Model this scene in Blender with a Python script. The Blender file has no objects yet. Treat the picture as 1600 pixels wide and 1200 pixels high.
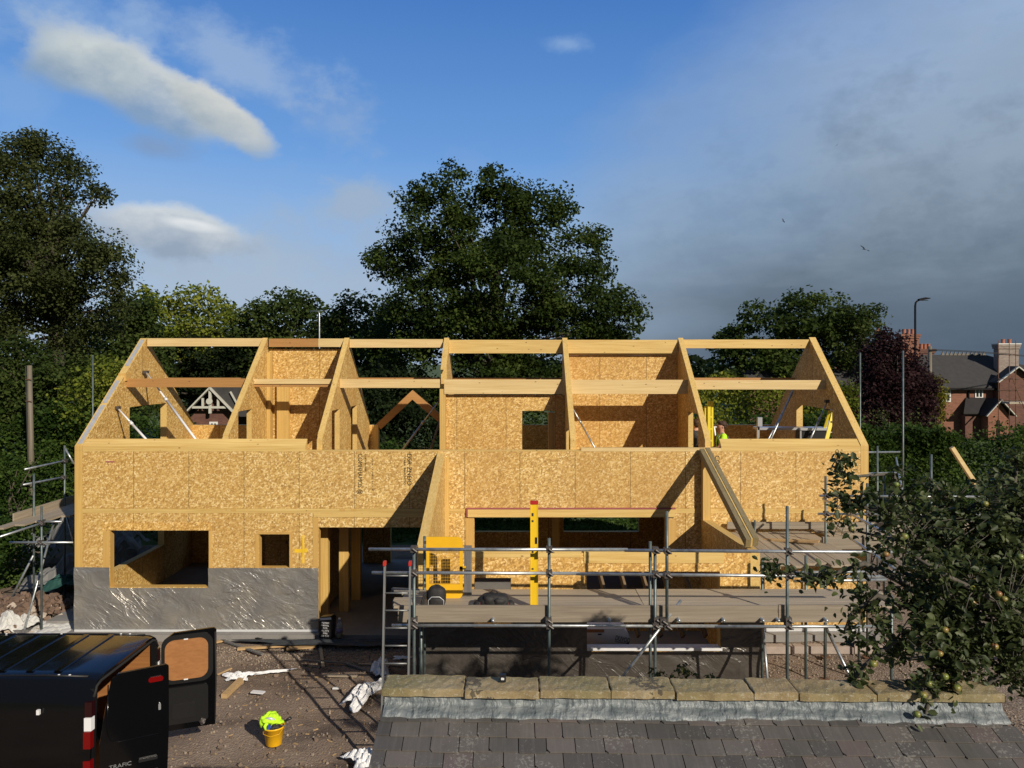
import bpy, bmesh, math, random
import numpy as np
from mathutils import Vector, Matrix, Euler
random.seed(7); RNG = np.random.default_rng(11)
R = math.radians
SC = bpy.context.scene
COL = SC.collection
# ------------------------------------------------------------------ camera, world, sun, exposure
EYE = 5.83; FPX = 1200.0; VX = 803.0; VY = 567.0
cam_d = bpy.data.cameras.new('camera'); cam = bpy.data.objects.new('camera', cam_d); COL.objects.link(cam)
cam.location = (0, 0, EYE); cam.rotation_euler = (R(90), 0, 0)
cam_d.sensor_width = 36; cam_d.lens = 27.0
cam_d.shift_x = -3/1600; cam_d.shift_y = -33/1600
cam_d.clip_end = 4000; cam_d.clip_start = 0.05
SC.camera = cam
SC.view_settings.view_transform = 'Standard'; SC.view_settings.look = 'None'
SC.view_settings.gamma = 1.0; SC.view_settings.exposure = 0.0
SUND = Vector((.72, -1.0, .655)).normalized()          # towards the sun
sun_d = bpy.data.lights.new('sun', 'SUN'); sun_d.energy = 4.8; sun_d.angle = R(.55); sun_d.color = (1, .89, .74)
sun = bpy.data.objects.new('sun', sun_d); COL.objects.link(sun); sun.location = (20, -30, 30)
sun.rotation_euler = SUND.to_track_quat('Z', 'Y').to_euler()

def world():
    w = bpy.data.worlds.new('World'); SC.world = w; w.use_nodes = True
    nt = w.node_tree; N = nt.nodes; L = nt.links
    for n in list(N): N.remove(n)
    out = N.new('ShaderNodeOutputWorld'); bg = N.new('ShaderNodeBackground'); L.new(bg.outputs[0], out.inputs[0])
    sky = N.new('ShaderNodeTexSky'); sky.sky_type = 'NISHITA'; sky.sun_disc = False
    sky.sun_elevation = math.asin(SUND.z); sky.sun_rotation = math.atan2(SUND.x, SUND.y)
    sky.altitude = 50; sky.air_density = 1.0; sky.dust_density = .6; sky.ozone_density = 2.5
    bg.inputs[1].default_value = 0.1
    def m(op, a, b=None, c=None, clamp=False):
        n = N.new('ShaderNodeMath'); n.operation = op; n.use_clamp = clamp
        for i, v in enumerate((a, b, c)):
            if v is None: continue
            if isinstance(v, (int, float)): n.inputs[i].default_value = v
            else: L.new(v, n.inputs[i])
        return n.outputs[0]
    tc = N.new('ShaderNodeTexCoord'); sp = N.new('ShaderNodeSeparateXYZ'); L.new(tc.outputs['Generated'], sp.inputs[0])
    x, y, z = sp.outputs
    az = m('ARCTAN2', x, y); el = m('ARCSINE', z)
    def noise(scale, detail, sx=1, sy=1, sz=1, off=0, rough=.55):
        mp = N.new('ShaderNodeMapping'); L.new(tc.outputs['Generated'], mp.inputs[0])
        mp.inputs['Scale'].default_value = (sx, sy, sz); mp.inputs['Location'].default_value = (off, off*.7, off*.3)
        n = N.new('ShaderNodeTexNoise'); n.inputs['Scale'].default_value = scale; n.inputs['Detail'].default_value = detail
        n.inputs['Roughness'].default_value = rough
        L.new(mp.outputs[0], n.inputs['Vector']); return n.outputs['Fac']
    n1 = noise(7, 7, 1, 1, 1.6, 3.1); n2 = noise(3.2, 6, 1, 1, 2.2, 8.2); n3 = noise(22, 6, 1, 1, 1.8, 1.3); n4 = noise(4.0, 5, 1, 1, 5.0, 5.5); n5 = noise(13, 9, 1, 1, 1.5, 6.7, .62)
    def mix(f, a, b):
        n = N.new('ShaderNodeMix'); n.data_type = 'RGBA'; n.clamp_factor = True
        if isinstance(f, (int, float)): n.inputs['Factor'].default_value = f
        else: L.new(f, n.inputs['Factor'])
        for s, v in ((n.inputs[6], a), (n.inputs[7], b)):
            if isinstance(v, tuple): s.default_value = (*v, 1)
            else: L.new(v, s)
        return n.outputs[2]
    def srgb(r, g, b):                              # wanted picture colour -> radiance before the background strength
        return tuple(10*(((c/255+.055)/1.055)**2.4 if c > 10 else c/255/12.92) for c in (r, g, b))
    def ell(px, py, rx, ry, rot=0., soft=.5, dist=.5, fine=0.0):
        """soft ellipse of cloud round one direction of the sky"""
        a0 = math.atan((px-VX)/FPX); e0 = math.atan((VY-py)/FPX*math.cos(a0))
        da = m('SUBTRACT', az, a0); de = m('SUBTRACT', el, e0)
        k = math.cos(a0)**2
        c, s = math.cos(rot), math.sin(rot)
        u = m('ADD', m('MULTIPLY', da, c*FPX/k/rx), m('MULTIPLY', de, -s*FPX/k/rx))
        v = m('ADD', m('MULTIPLY', da, s*FPX/k/ry), m('MULTIPLY', de, c*FPX/k/ry))
        r2 = m('SQRT', m('ADD', m('MULTIPLY', u, u), m('MULTIPLY', v, v)))
        nn = m('ADD', m('MULTIPLY', m('SUBTRACT', n1, .5), dist), m('MULTIPLY', m('SUBTRACT', n3, .5), dist*.45))
        if fine: nn = m('ADD', nn, m('MULTIPLY', m('SUBTRACT', n5, .5), fine))
        r2 = m('ADD', r2, nn)
        f = m('DIVIDE', m('SUBTRACT', 1.0, r2), soft, clamp=True)
        return m('MULTIPLY', m('MULTIPLY', f, f), m('SUBTRACT', 3.0, m('MULTIPLY', f, 2.0))), v
    # blue sky: the Nishita sky with a slightly deeper blue
    hs = N.new('ShaderNodeHueSaturation'); hs.inputs['Saturation'].default_value = 1.1; hs.inputs['Value'].default_value = 1.5
    L.new(sky.outputs[0], hs.inputs['Color'])
    col = hs.outputs[0]
    elev = lambda e0, e1: m('DIVIDE', m('SUBTRACT', el, e0), e1-e0, clamp=True)
    col = mix(m('MULTIPLY', 1.0, .75), col, mix(elev(.04, .44), srgb(126, 176, 232), srgb(58, 116, 194)))
    # low bright haze of far cloud, all round
    low = m('SUBTRACT', 1.0, elev(.04, .26))
    col = mix(m('MULTIPLY', low, m('ADD', .45, m('MULTIPLY', n4, 1.0))), col, srgb(168, 186, 207))
    # thin veils
    for (px, py, rx, ry, rot, amt, c) in [
        (370, 92, 200, 70, .25, .8, (152, 178, 214)), (100, 40, 260, 80, .1, .7, (142, 174, 216)), (530, 195, 95, 60, .3, .65, (150, 174, 208)),
        (885, 68, 52, 18, .05, .55, (150, 180, 218)), (560, 315, 100, 45, .0, .95, (158, 178, 202)), (650, 420, 420, 130, .05, .8, (156, 178, 206)),
        (30, 160, 120, 70, 0, .35, (140, 175, 220)), (730, 250, 70, 30, .2, .3, (135, 165, 210)), (360, 440, 360, 90, 0, .85, (168, 186, 206)), (1180, 150, 300, 110, -.3, .35, (132, 162, 204))]:
        f, v = ell(px, py, rx, ry, rot, .9, .9, 2.0)
        col = mix(m('MULTIPLY', f, amt), col, srgb(*c))
    # the cumulus with a long tail, its small shadow cloud and the bank below
    for (px, py, rx, ry, rot, amt, top, bot, d, so) in [
        (250, 372, 190, 75, .04, .85, (176, 192, 208), (160, 178, 200), .9, .9),
        (262, 360, 150, 52, .10, .97, (214, 220, 224), (142, 158, 178), .5, .42), (300, 352, 60, 12, .12, .9, (232, 236, 238), (214, 220, 224), .5, .7),
        (245, 232, 88, 30, .1, .75, (134, 156, 188), (126, 150, 184), 1.0, .9),
        (225, 138, 228, 68, .36, .97, (212, 217, 216), (140, 160, 180), .3, .5),
        (135, 106, 116, 60, .1, .92, (204, 212, 212), (144, 164, 182), .35, .5),
        (345, 182, 108, 40, .55, .96, (212, 214, 210), (160, 174, 184), .25, .4)]:
        f, v = ell(px, py, rx, ry, rot, so, d, 1.1)
        sh = m('ADD', m('MULTIPLY', v, .6), m('ADD', .5, m('MULTIPLY', m('SUBTRACT', n5, .5), 1.7)), clamp=True)
        f = m('MULTIPLY', f, m('ADD', .72, m('MULTIPLY', sh, .35), clamp=True))
        col = mix(m('MULTIPLY', f, amt), col, mix(sh, srgb(*bot), srgb(*top)))
    # the rain-grey bank in the right half of the sky
    g = m('ADD', m('MULTIPLY', az, 1.25), m('MULTIPLY', el, -1.0))
    g = m('ADD', g, m('MULTIPLY', m('SUBTRACT', n2, .5), .55))
    g1 = m('DIVIDE', m('SUBTRACT', g, -.20), .55, clamp=True)
    el2 = m('ADD', el, m('ADD', m('MULTIPLY', m('SUBTRACT', n2, .5), .14), m('MULTIPLY', m('SUBTRACT', n4, .5), .10)))
    elv = lambda e0, e1: m('DIVIDE', m('SUBTRACT', el2, e0), e1-e0, clamp=True)
    bank = mix(elv(.22, .38), srgb(144, 161, 179), srgb(154, 178, 210))
    bank = mix(m('SUBTRACT', 1.0, elv(.10, .25)), bank, srgb(106, 122, 138))
    bank = mix(m('SUBTRACT', 1.0, elv(.0, .15)), bank, srgb(76, 91, 107))
    # paler slot just above the horizon left of the round tree
    f, v = ell(1040, 505, 170, 45, 0, 1.0, .5)
    bank = mix(m('MULTIPLY', f, .75), bank, srgb(118, 138, 158))
    bank = mix(m('MULTIPLY', m('MULTIPLY', m('SUBTRACT', n4, .5, clamp=True), 1.8, clamp=True), elev(.03, .15)), bank, srgb(135, 152, 168))
    bank = mix(m('MULTIPLY', m('MULTIPLY', m('SUBTRACT', n1, .52, clamp=True), 2.0, clamp=True), elev(.06, .2)), bank, srgb(148, 166, 182))
    bank = mix(m('MULTIPLY', m('MULTIPLY', m('SUBTRACT', n5, .44, clamp=True), 1.8, clamp=True), elev(.08, .22)), bank, srgb(154, 171, 188))
    bank = mix(m('MULTIPLY', m('SUBTRACT', .50, n5, clamp=True), 1.6, clamp=True), bank, srgb(92, 108, 126))
    front = m('GREATER_THAN', y, -.3)
    col = mix(m('MULTIPLY', m('MULTIPLY', g1, .95), front), col, bank)
    # unseen sky behind the viewer and at the zenith, dimmed to cut fill light
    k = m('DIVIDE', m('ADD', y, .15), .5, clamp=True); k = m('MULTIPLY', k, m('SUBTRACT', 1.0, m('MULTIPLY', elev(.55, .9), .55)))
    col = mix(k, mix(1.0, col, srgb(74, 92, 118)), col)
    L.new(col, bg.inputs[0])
world()

# ------------------------------------------------------------------ materials
MATS = {}
class NT:
    def __init__(s, name):
        s.m = bpy.data.materials.new(name); s.m.use_nodes = True; s.t = s.m.node_tree; s.N = s.t.nodes; s.L = s.t.links
        s.b = s.N['Principled BSDF']; s.tc = s.N.new('ShaderNodeTexCoord')
        MATS[name] = s.m
    def set(s, sock, v):
        if isinstance(v, (int, float)): sock.default_value = v
        elif isinstance(v, (tuple, list)): sock.default_value = (*v, 1) if len(sock.default_value) == 4 and len(v) == 3 else v
        else: s.L.new(v, sock)
    def mp(s, scale=(1, 1, 1), rot=(0, 0, 0), loc=(0, 0, 0), src=None):
        n = s.N.new('ShaderNodeMapping'); s.L.new(src or s.tc.outputs['Object'], n.inputs[0])
        n.inputs['Scale'].default_value = scale; n.inputs['Rotation'].default_value = rot; n.inputs['Location'].default_value = loc
        return n.outputs[0]
    def noise(s, scale, detail=4, rough=.55, vec=None, dist=0, col=False):
        n = s.N.new('ShaderNodeTexNoise'); n.inputs['Scale'].default_value = scale; n.inputs['Detail'].default_value = detail
        n.inputs['Roughness'].default_value = rough; n.inputs['Distortion'].default_value = dist
        s.L.new(vec or s.tc.outputs['Object'], n.inputs['Vector']); return n.outputs['Color' if col else 'Fac']
    def vor(s, scale, vec=None, feat='F1', out='Color'):
        n = s.N.new('ShaderNodeTexVoronoi'); n.inputs['Scale'].default_value = scale; n.feature = feat
        s.L.new(vec or s.tc.outputs['Object'], n.inputs['Vector']); return n.outputs[out]
    def ramp(s, f, stops):
        n = s.N.new('ShaderNodeValToRGB'); s.L.new(f, n.inputs[0]); e = n.color_ramp.elements
        while len(e) < len(stops): e.new(.5)
        for i, (p, c) in enumerate(stops):
            e[i].position = p; e[i].color = (*c, 1) if len(c) == 3 else c
        return n.outputs[0]
    def math(s, op, a, b=None, clamp=False):
        n = s.N.new('ShaderNodeMath'); n.operation = op; n.use_clamp = clamp
        for i, v in enumerate((a, b)):
            if v is not None: s.set(n.inputs[i], v)
        return n.outputs[0]
    def mix(s, f, a, b, blend='MIX'):
        n = s.N.new('ShaderNodeMix'); n.data_type = 'RGBA'; n.blend_type = blend; s.set(n.inputs['Factor'], f)
        s.set(n.inputs[6], a); s.set(n.inputs[7], b); return n.outputs[2]
    def bump(s, h, strength=.3, dist=.01):
        n = s.N.new('ShaderNodeBump'); n.inputs['Strength'].default_value = strength; n.inputs['Distance'].default_value = dist
        s.L.new(h, n.inputs['Height']); s.L.new(n.outputs[0], s.b.inputs['Normal'])
    def sep(s, v, i):
        n = s.N.new('ShaderNodeSeparateXYZ'); s.L.new(v, n.inputs[0]); return n.outputs[i]
    def fin(s, col=None, rough=.7, metal=0, spec=None):
        if col is not None: s.set(s.b.inputs['Base Color'], col)
        s.set(s.b.inputs['Roughness'], rough); s.set(s.b.inputs['Metallic'], metal)
        if spec is not None: s.b.inputs['Specular IOR Level'].default_value = spec
        return s.m

def simple(name, col, rough=.7, metal=0, var=.25, scale=6, bump=0, bscale=40, spec=None):
    n = NT(name)
    f = n.noise(scale, 5)
    c = n.mix(f, tuple(max(0, v*(1-var)) for v in col), tuple(min(1, v*(1+var)) for v in col))
    if bump: n.bump(n.noise(bscale, 5), bump, .01)
    return n.fin(c, rough, metal, spec)

def osb(name, tint=(1, 1, 1), grain=(0, 0, 1), seam=None, dull=1.0):
    """strand board: chips laid over each other at many angles"""
    n = NT(name)
    T = lambda r, g, b: (r*tint[0]*dull, g*tint[1]*dull, b*tint[2]*dull)
    def strands(rot, thin, long_, loc):
        m = n.N.new('ShaderNodeMapping'); m.vector_type = 'TEXTURE'; n.L.new(n.tc.outputs['Object'], m.inputs[0])
        m.inputs['Location'].default_value = loc; m.inputs['Rotation'].default_value = rot; m.inputs['Scale'].default_value = (thin, thin, long_)
        return n.vor(1.0, m.outputs[0])
    dirs = [(.35, .75, .2), (1.2, -.7, .5), (.9, 1.35, 1.2), (-.5, .15, .1), (.7, -1.2, .2), (-1.0, .4, .8)]
    lay = [strands(r_, .024, .088, (k*3.3, k, k*1.7)) for k, r_ in enumerate(dirs)]
    L0 = [n.sep(v, 0) for v in lay]
    f = n.math('MULTIPLY', n.math('ADD', n.math('ADD', L0[0], L0[1]), n.math('ADD', L0[2], L0[3])), .25)
    c = n.ramp(f, [(.22, T(.36, .208, .055)), (.42, T(.48, .292, .083)), (.58, T(.58, .372, .115)), (.78, T(.72, .50, .185))])
    for k, (th, amt, col_) in enumerate([(.88, .6, (.82, .61, .25)), (.88, .5, (.76, .54, .19)), (.89, .7, (.86, .66, .31)), (.90, .5, (.24, .125, .035)), (.90, .45, (.30, .16, .045)), (.92, .8, (.90, .73, .40))]):
        c = n.mix(n.math('MULTIPLY', n.math('GREATER_THAN', n.sep(lay[k], 1), th), amt), c, T(*col_))
    big = n.noise(.9, 4)
    c = n.mix(n.math('MULTIPLY', n.math('SUBTRACT', big, .42, True), 1.1), c, T(.44, .24, .07), 'MIX')
    if seam:
        ax, per, off = seam
        p = n.sep(n.tc.outputs['Object'], ax)
        q = n.math('FRACT', n.math('ADD', n.math('DIVIDE', p, per), off))
        wn = n.N.new('ShaderNodeTexWhiteNoise'); wn.noise_dimensions = '1D'
        n.L.new(n.math('FLOOR', n.math('ADD', n.math('DIVIDE', p, per), off)), wn.inputs['W'])
        c = n.mix(n.math('MULTIPLY', wn.outputs['Value'], .32), c, T(.46, .25, .055))
        c = n.mix(n.math('MULTIPLY', n.math('LESS_THAN', q, .014/per), .75), c, T(.12, .07, .025))
    n.bump(f, .35, .004)
    return n.fin(c, .62)

def timber(name, c0, c1, axis=0, knots=True, rough=.6, bscale=1.0, lam=None):
    n = NT(name)
    sc = [26, 26, 26]; sc[axis] = .9
    v = n.mp(tuple(a*bscale for a in sc))
    f = n.noise(1.0, 6, .6, v, .4)
    c = n.ramp(f, [(.3, c0), (.7, c1)])
    sc2 = [3.2, 3.2, 3.2]; sc2[axis] = .35
    board = n.noise(1.0, 1, .5, n.mp(tuple(sc2)))
    c = n.mix(n.math('MULTIPLY', board, .45), c, tuple(v*.72 for v in c0))
    if knots:
        sk = [5.0, 5.0, 5.0]; sk[axis] = 2.2
        k = n.vor(1.6, n.mp(tuple(sk)), out='Distance')
        c = n.mix(n.math('MULTIPLY', n.math('LESS_THAN', k, .09), .75), c, (.12, .055, .02))
    oi = n.N.new('ShaderNodeObjectInfo')
    c = n.mix(n.math('MULTIPLY', oi.outputs['Random'], .16), c, tuple(v*.62 for v in c0))
    n.bump(f, .2, .003)
    return n.fin(c, rough)

def make_materials():
    osb('osb_front', seam=(0, 1.2, .13)); osb('osb_room', (1.0, .96, .86), seam=(0, 1.2, .4)); osb('osb_side', (1, .98, .9), seam=(1, 1.2, .2))
    osb('osb_plain', (1.05, .98, .84))
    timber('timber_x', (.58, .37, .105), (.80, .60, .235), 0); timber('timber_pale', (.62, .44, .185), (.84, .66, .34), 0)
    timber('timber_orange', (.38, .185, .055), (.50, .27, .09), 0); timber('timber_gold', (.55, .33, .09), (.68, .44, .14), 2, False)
    timber('timber_y', (.58, .37, .105), (.80, .60, .235), 1); timber('timber_z', (.55, .34, .09), (.76, .53, .18), 2, False)
    timber('timber_greenish', (.20, .16, .075), (.34, .27, .14), 1, False); timber('timber_board', (.30, .25, .18), (.50, .43, .33), 0, False)
    timber('timber_board_y', (.28, .23, .165), (.48, .405, .305), 1, False); timber('timber_toe', (.21, .175, .13), (.39, .33, .255), 0, False)
    timber('timber_weathered', (.10, .10, .10), (.24, .23, .22), 2, False); timber('timber_offcut', (.42, .27, .12), (.60, .42, .22), 0, True, .7)
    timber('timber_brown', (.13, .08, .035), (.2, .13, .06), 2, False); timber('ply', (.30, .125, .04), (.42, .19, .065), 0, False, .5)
    timber('pole_wood', (.12, .10, .07), (.22, .19, .14), 2, False)
    # silver vapour foil: creased plastic film in sun
    def film(name, c0, c1, rough, metal, amp):
        n = NT(name)
        broad = n.noise(2.4, 3, .5, n.mp((1.0, 1, 1.4), (0, .5, 0)), 1.2)
        h = n.math('MULTIPLY', broad, 1.6)
        for rot, sc, off in ((.55, (.55, 1, 2.2), 0), (.75, (.8, 1, 3.4), 5), (-.5, (.8, 1, 2.6), 9)):
            m = n.N.new('ShaderNodeMapping'); m.vector_type = 'TEXTURE'; n.L.new(n.tc.outputs['Object'], m.inputs[0])
            m.inputs['Rotation'].default_value = (0, rot, 0); m.inputs['Scale'].default_value = tuple(1/v for v in sc); m.inputs['Location'].default_value = (off, 0, off*.3)
            w = n.noise(1.7, 4, .5, m.outputs[0], .8)
            ridge = n.math('SUBTRACT', 1.0, n.math('MULTIPLY', n.math('ABSOLUTE', n.math('SUBTRACT', w, .5)), 13.0), True)
            mask = n.math('MULTIPLY', n.math('SUBTRACT', n.noise(1.1, 2, .5, n.mp((1, 1, 1), (0, 0, 0), (off+3, 0, 2))), .47, True), 4.0, True)
            h = n.math('ADD', h, n.math('MULTIPLY', n.math('MULTIPLY', ridge, mask), .42))
        n.bump(h, .9, amp); n.fin(n.ramp(n.noise(2.2, 4), [(.3, c0), (.7, c1)]), rough, metal, .7)
    film('foil', (.27, .27, .27), (.38, .36, .32), .34, .50, .034)
    film('foil_dark', (.060, .053, .047), (.095, .084, .072), .34, .15, .024)
    simple('foil_edge', (.72, .74, .76), .35, .3, .1)
    simple('dpc', (.035, .04, .045), .45)
    simple('grey_felt', (.34, .35, .37), .7, 0, .35, 9, .3)
    n = NT('concrete'); f = n.noise(3, 7); f2 = n.noise(30, 4)
    n.bump(f2, .3, .005); n.fin(n.mix(f2, n.ramp(f, [(.3, (.19, .185, .175)), (.7, (.30, .29, .27))]), (.22, .21, .2)), .8)
    simple('pink_block', (.36, .30, .26), .85, 0, .2, 8, .4)
    # galvanised tube
    n = NT('galv'); f = n.noise(9, 5); n.bump(n.noise(50, 3), .1, .003)
    n.fin(n.ramp(f, [(.3, (.30, .32, .33)), (.55, (.50, .53, .54)), (.75, (.38, .44, .45))]), .38, .75)
    n = NT('galv_old'); f = n.noise(7, 6)
    n.fin(n.ramp(f, [(.3, (.07, .10, .10)), (.55, (.12, .155, .155)), (.75, (.22, .24, .24))]), .48, .45)
    simple('coupler_steel', (.10, .09, .085), .55, .5, .4, 20); simple('rust', (.16, .08, .045), .8, .2, .4, 20)
    simple('ladder_alu', (.26, .27, .27), .5, .6, .25); simple('alu', (.66, .68, .70), .35, .8, .1); simple('white_pipe', (.74, .75, .76), .4, .1, .08)
    simple('yellow_paint', (.80, .45, .015), .42, 0, .12, 5); simple('yellow_level', (.80, .52, .02), .38, 0, .08, 5)
    simple('bucket_yellow', (.86, .47, .01), .4, 0, .08, 8); simple('yellow_grp', (.72, .58, .03), .45, 0, .12, 7)
    simple('red_cap', (.42, .02, .015), .45); simple('red_plastic', (.5, .03, .02), .4)
    simple('hivis', (.50, .88, .02), .75, 0, .12, 9, .3, 20); simple('reflective', (.62, .64, .64), .4, .2, .1)
    simple('blue_cloth', (.02, .06, .30), .7); simple('navy_plastic', (.02, .03, .09), .4)
    simple('black_fabric', (.016, .015, .015), .7, 0, .6, 14, .8, 18); simple('black_plastic', (.010, .010, .011), .4)
    simple('black_paint', (.005, .005, .006), .7, 0, .2, 6, 0, 40, .2); simple('pink_trim', (.32, .09, .09), .6)
    simple('white_plastic', (.72, .73, .74), .4, 0, .06, 5, .35, 9); simple('white_print', (.68, .69, .70), .5)
    simple('ink', (.035, .028, .02), .9); simple('ink_faint', (.20, .12, .05), .9); simple('ink_blue', (.03, .05, .09), .8)
    simple('spray_yellow', (.78, .50, .02), .8); simple('skin', (.50, .25, .16), .55, 0, .1); simple('hair', (.045, .018, .008), .7, 0, .4, 40, .5, 90)
    simple('grey_cloth', (.10, .115, .12), .8); simple('liquid', (.26, .20, .05), .2); simple('label_purple', (.20, .16, .30), .6)
    # van paint
    n = NT('van_paint'); n.fin((.0030, .0030, .0034), .14, 0, .32); n.b.inputs['Coat Weight'].default_value = .25; n.b.inputs['Coat Roughness'].default_value = .04
    n.bump(n.noise(1.6, 3), .12, .02)
    simple('van_inner', (.006, .006, .0065), .45); simple('rubber', (.012, .012, .012), .8)
    n = NT('lamp_red'); n.fin((.15, .003, .003), .12); n = NT('lamp_smoke'); n.fin((.02, .004, .005), .12); n = NT('lamp_clear'); n.fin((.75, .76, .78), .12)
    n = NT('glass_dark'); n.fin((.015, .02, .025), .06)
    n = NT('clear_bottle'); n.fin((.8, .82, .8), .06); n.b.inputs['Transmission Weight'].default_value = .85
    # ground: trodden dirt, pale gravel near the walls, turf beyond the site
    n = NT('dirt')
    P = n.tc.outputs['Object']; X, Y = n.sep(P, 0), n.sep(P, 1)
    f = n.noise(.55, 8, .62); f2 = n.noise(14, 6, .65); sp = n.vor(30, out='Distance')
    d = n.ramp(f, [(.3, (.135, .096, .070)), (.5, (.225, .168, .125)), (.75, (.29, .23, .18))])
    d = n.mix(n.math('MULTIPLY', f2, .40), d, (.16, .12, .088))
    wet = n.noise(.8, 5, .6, n.mp((1, 1.6, 1), (0, 0, .4), (3, 1, 0))); d = n.mix(n.math('MULTIPLY', n.math('SUBTRACT', wet, .50, True), 5.0, True), d, (.085, .062, .047))
    cell = n.sep(n.vor(34), 0)
    stone = n.ramp(n.sep(n.vor(22), 1), [(.0, (.19, .145, .11)), (.5, (.27, .215, .165)), (1, (.37, .31, .25))])
    # gravel belt: distance to the front wall
    gm = n.math('SUBTRACT', 1.0, n.math('ABSOLUTE', n.math('DIVIDE', n.math('SUBTRACT', Y, 15.7), 1.0)), True)
    gr = n.math('MULTIPLY', n.math('GREATER_THAN', X, 4.2), n.math('GREATER_THAN', Y, 12.0))
    gm = n.math('ADD', gm, gr, True)
    pebble = n.math('LESS_THAN', n.vor(22, out='Distance'), .42)
    gmn = n.math('MULTIPLY', n.math('ADD', gm, n.math('MULTIPLY', n.math('SUBTRACT', n.noise(2.2, 5), .5), 1.2), True), .9)
    d = n.mix(n.math('MULTIPLY', pebble, gmn), d, stone)
    d = n.mix(n.math('MULTIPLY', n.math('GREATER_THAN', cell, .965), n.math('LESS_THAN', n.vor(34, out='Distance'), .3)), d, (.42, .36, .30))
    # turf outside the site
    site = n.math('MULTIPLY', n.math('LESS_THAN', n.math('ADD', n.math('ABSOLUTE', n.math('ADD', X, 1)), n.math('MULTIPLY', f, 2.5)), 16.5), n.math('LESS_THAN', n.math('ADD', Y, n.math('MULTIPLY', f, 2.0)), 26.2))
    turf = n.ramp(n.noise(5, 7, .7), [(.3, (.030, .055, .012)), (.7, (.085, .13, .03))])
    c = n.mix(site, turf, d)
    n.bump(n.math('ADD', f2, n.math('MULTIPLY', sp, .8)), .6, .03); n.fin(c, .95)
    simple('clod', (.17, .125, .092), .95, 0, .3, 3, .4); simple('rubble_brown', (.15, .10, .072), .9, 0, .5, 3, .4); simple('gravel_stone', (.28, .225, .175), .95, 0, .35, 5, .4); simple('stone_pale', (.40, .34, .28), .9, 0, .4, 5, .4)
    simple('tarp_grey', (.16, .16, .155), .6, 0, .3, 3, .4, 8); simple('net_green', (.01, .06, .05), .8); simple('sack_white', (.52, .52, .5), .7, 0, .2, 4, .4, 12)
    # slates and coping
    n = NT('slate'); oi = n.N.new('ShaderNodeObjectInfo')
    v = n.mp((4, 4, 4)); f = n.noise(1, 7, .65, v); streak = n.noise(1.0, 5, .6, n.mp((40, 3, 3)))
    at = n.N.new('ShaderNodeAttribute'); at.attribute_name = 'tone'; tone = at.outputs['Fac']
    a = n.ramp(tone, [(.0, (.062, .058, .054)), (.45, (.108, .100, .092)), (.80, (.140, .124, .112)), (.93, (.125, .095, .088)), (1, (.24, .205, .165))])
    c = n.mix(n.math('MULTIPLY', f, .55), a, (.05, .048, .048)); c = n.mix(n.math('MULTIPLY', n.math('SUBTRACT', streak, .5, True), .9), c, (.20, .185, .17))
    li = n.math('GREATER_THAN', n.math('ADD', n.math('MULTIPLY', n.noise(45, 6, .7), .7), n.math('MULTIPLY', n.noise(3, 3), .4)), .64); c = n.mix(n.math('MULTIPLY', li, .55), c, (.24, .235, .21))
    gr = n.noise(2.0, 5, .6, n.mp((1, 1, 1), (0, 0, 0), (4, 2, 9))); c = n.mix(n.math('MULTIPLY', n.math('SUBTRACT', gr, .5, True), 2.2, True), c, (.045, .045, .035))
    n.bump(n.math('ADD', f, n.math('MULTIPLY', n.noise(30, 4), .4)), .4, .006); n.fin(c, .62)
    n = NT('coping'); f = n.noise(3.2, 8, .68); f2 = n.noise(40, 5, .7); g = n.noise(1.4, 5, .6, n.mp((1, 1, 1), (0, 0, 0), (9, 3, 2)))
    c = n.ramp(f, [(.30, (.17, .13, .07)), (.5, (.27, .205, .105)), (.7, (.36, .30, .19))])
    c = n.mix(n.math('MULTIPLY', n.math('SUBTRACT', g, .45, True), 2.6, True), c, (.15, .145, .06))
    c = n.mix(n.math('MULTIPLY', n.math('GREATER_THAN', f2, .58), .45), c, (.44, .42, .33))
    dk = n.noise(1.1, 6, .65, n.mp((1.3, 1, 1), (0, 0, 0), (2, 7, 4))); blot = n.math('MULTIPLY', n.math('GREATER_THAN', dk, .60), n.math('GREATER_THAN', n.noise(25, 4), .46))
    c = n.mix(n.math('MULTIPLY', blot, .8), c, (.05, .045, .035))
    n.bump(n.math('ADD', f2, f), .5, .012); n.fin(c, .9)
    n = NT('lead'); f = n.noise(6, 8, .7, n.mp((.9, 2.5, 2.5))); cr = n.math('ABSOLUTE', n.math('SUBTRACT', n.noise(4.5, 4, .5, n.mp((1.6, .8, .8), (0, 0, .5))), .5))
    cr2 = n.math('ABSOLUTE', n.math('SUBTRACT', n.noise(6, 4, .5, n.mp((1.2, .8, .8), (0, 0, -.6), (4, 2, 1))), .5))
    n.bump(n.math('ADD', n.math('SUBTRACT', 1.0, n.math('MULTIPLY', cr, 9.0), True), n.math('SUBTRACT', 1.0, n.math('MULTIPLY', cr2, 9.0), True)), .7, .010)
    c = n.ramp(f, [(.3, (.085, .105, .115)), (.5, (.155, .18, .19)), (.62, (.24, .26, .265)), (.72, (.42, .43, .43))]); n.fin(c, .55, .1)
    simple('wall_stone', (.24, .21, .16), .9, 0, .3, 5, .4)
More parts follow.
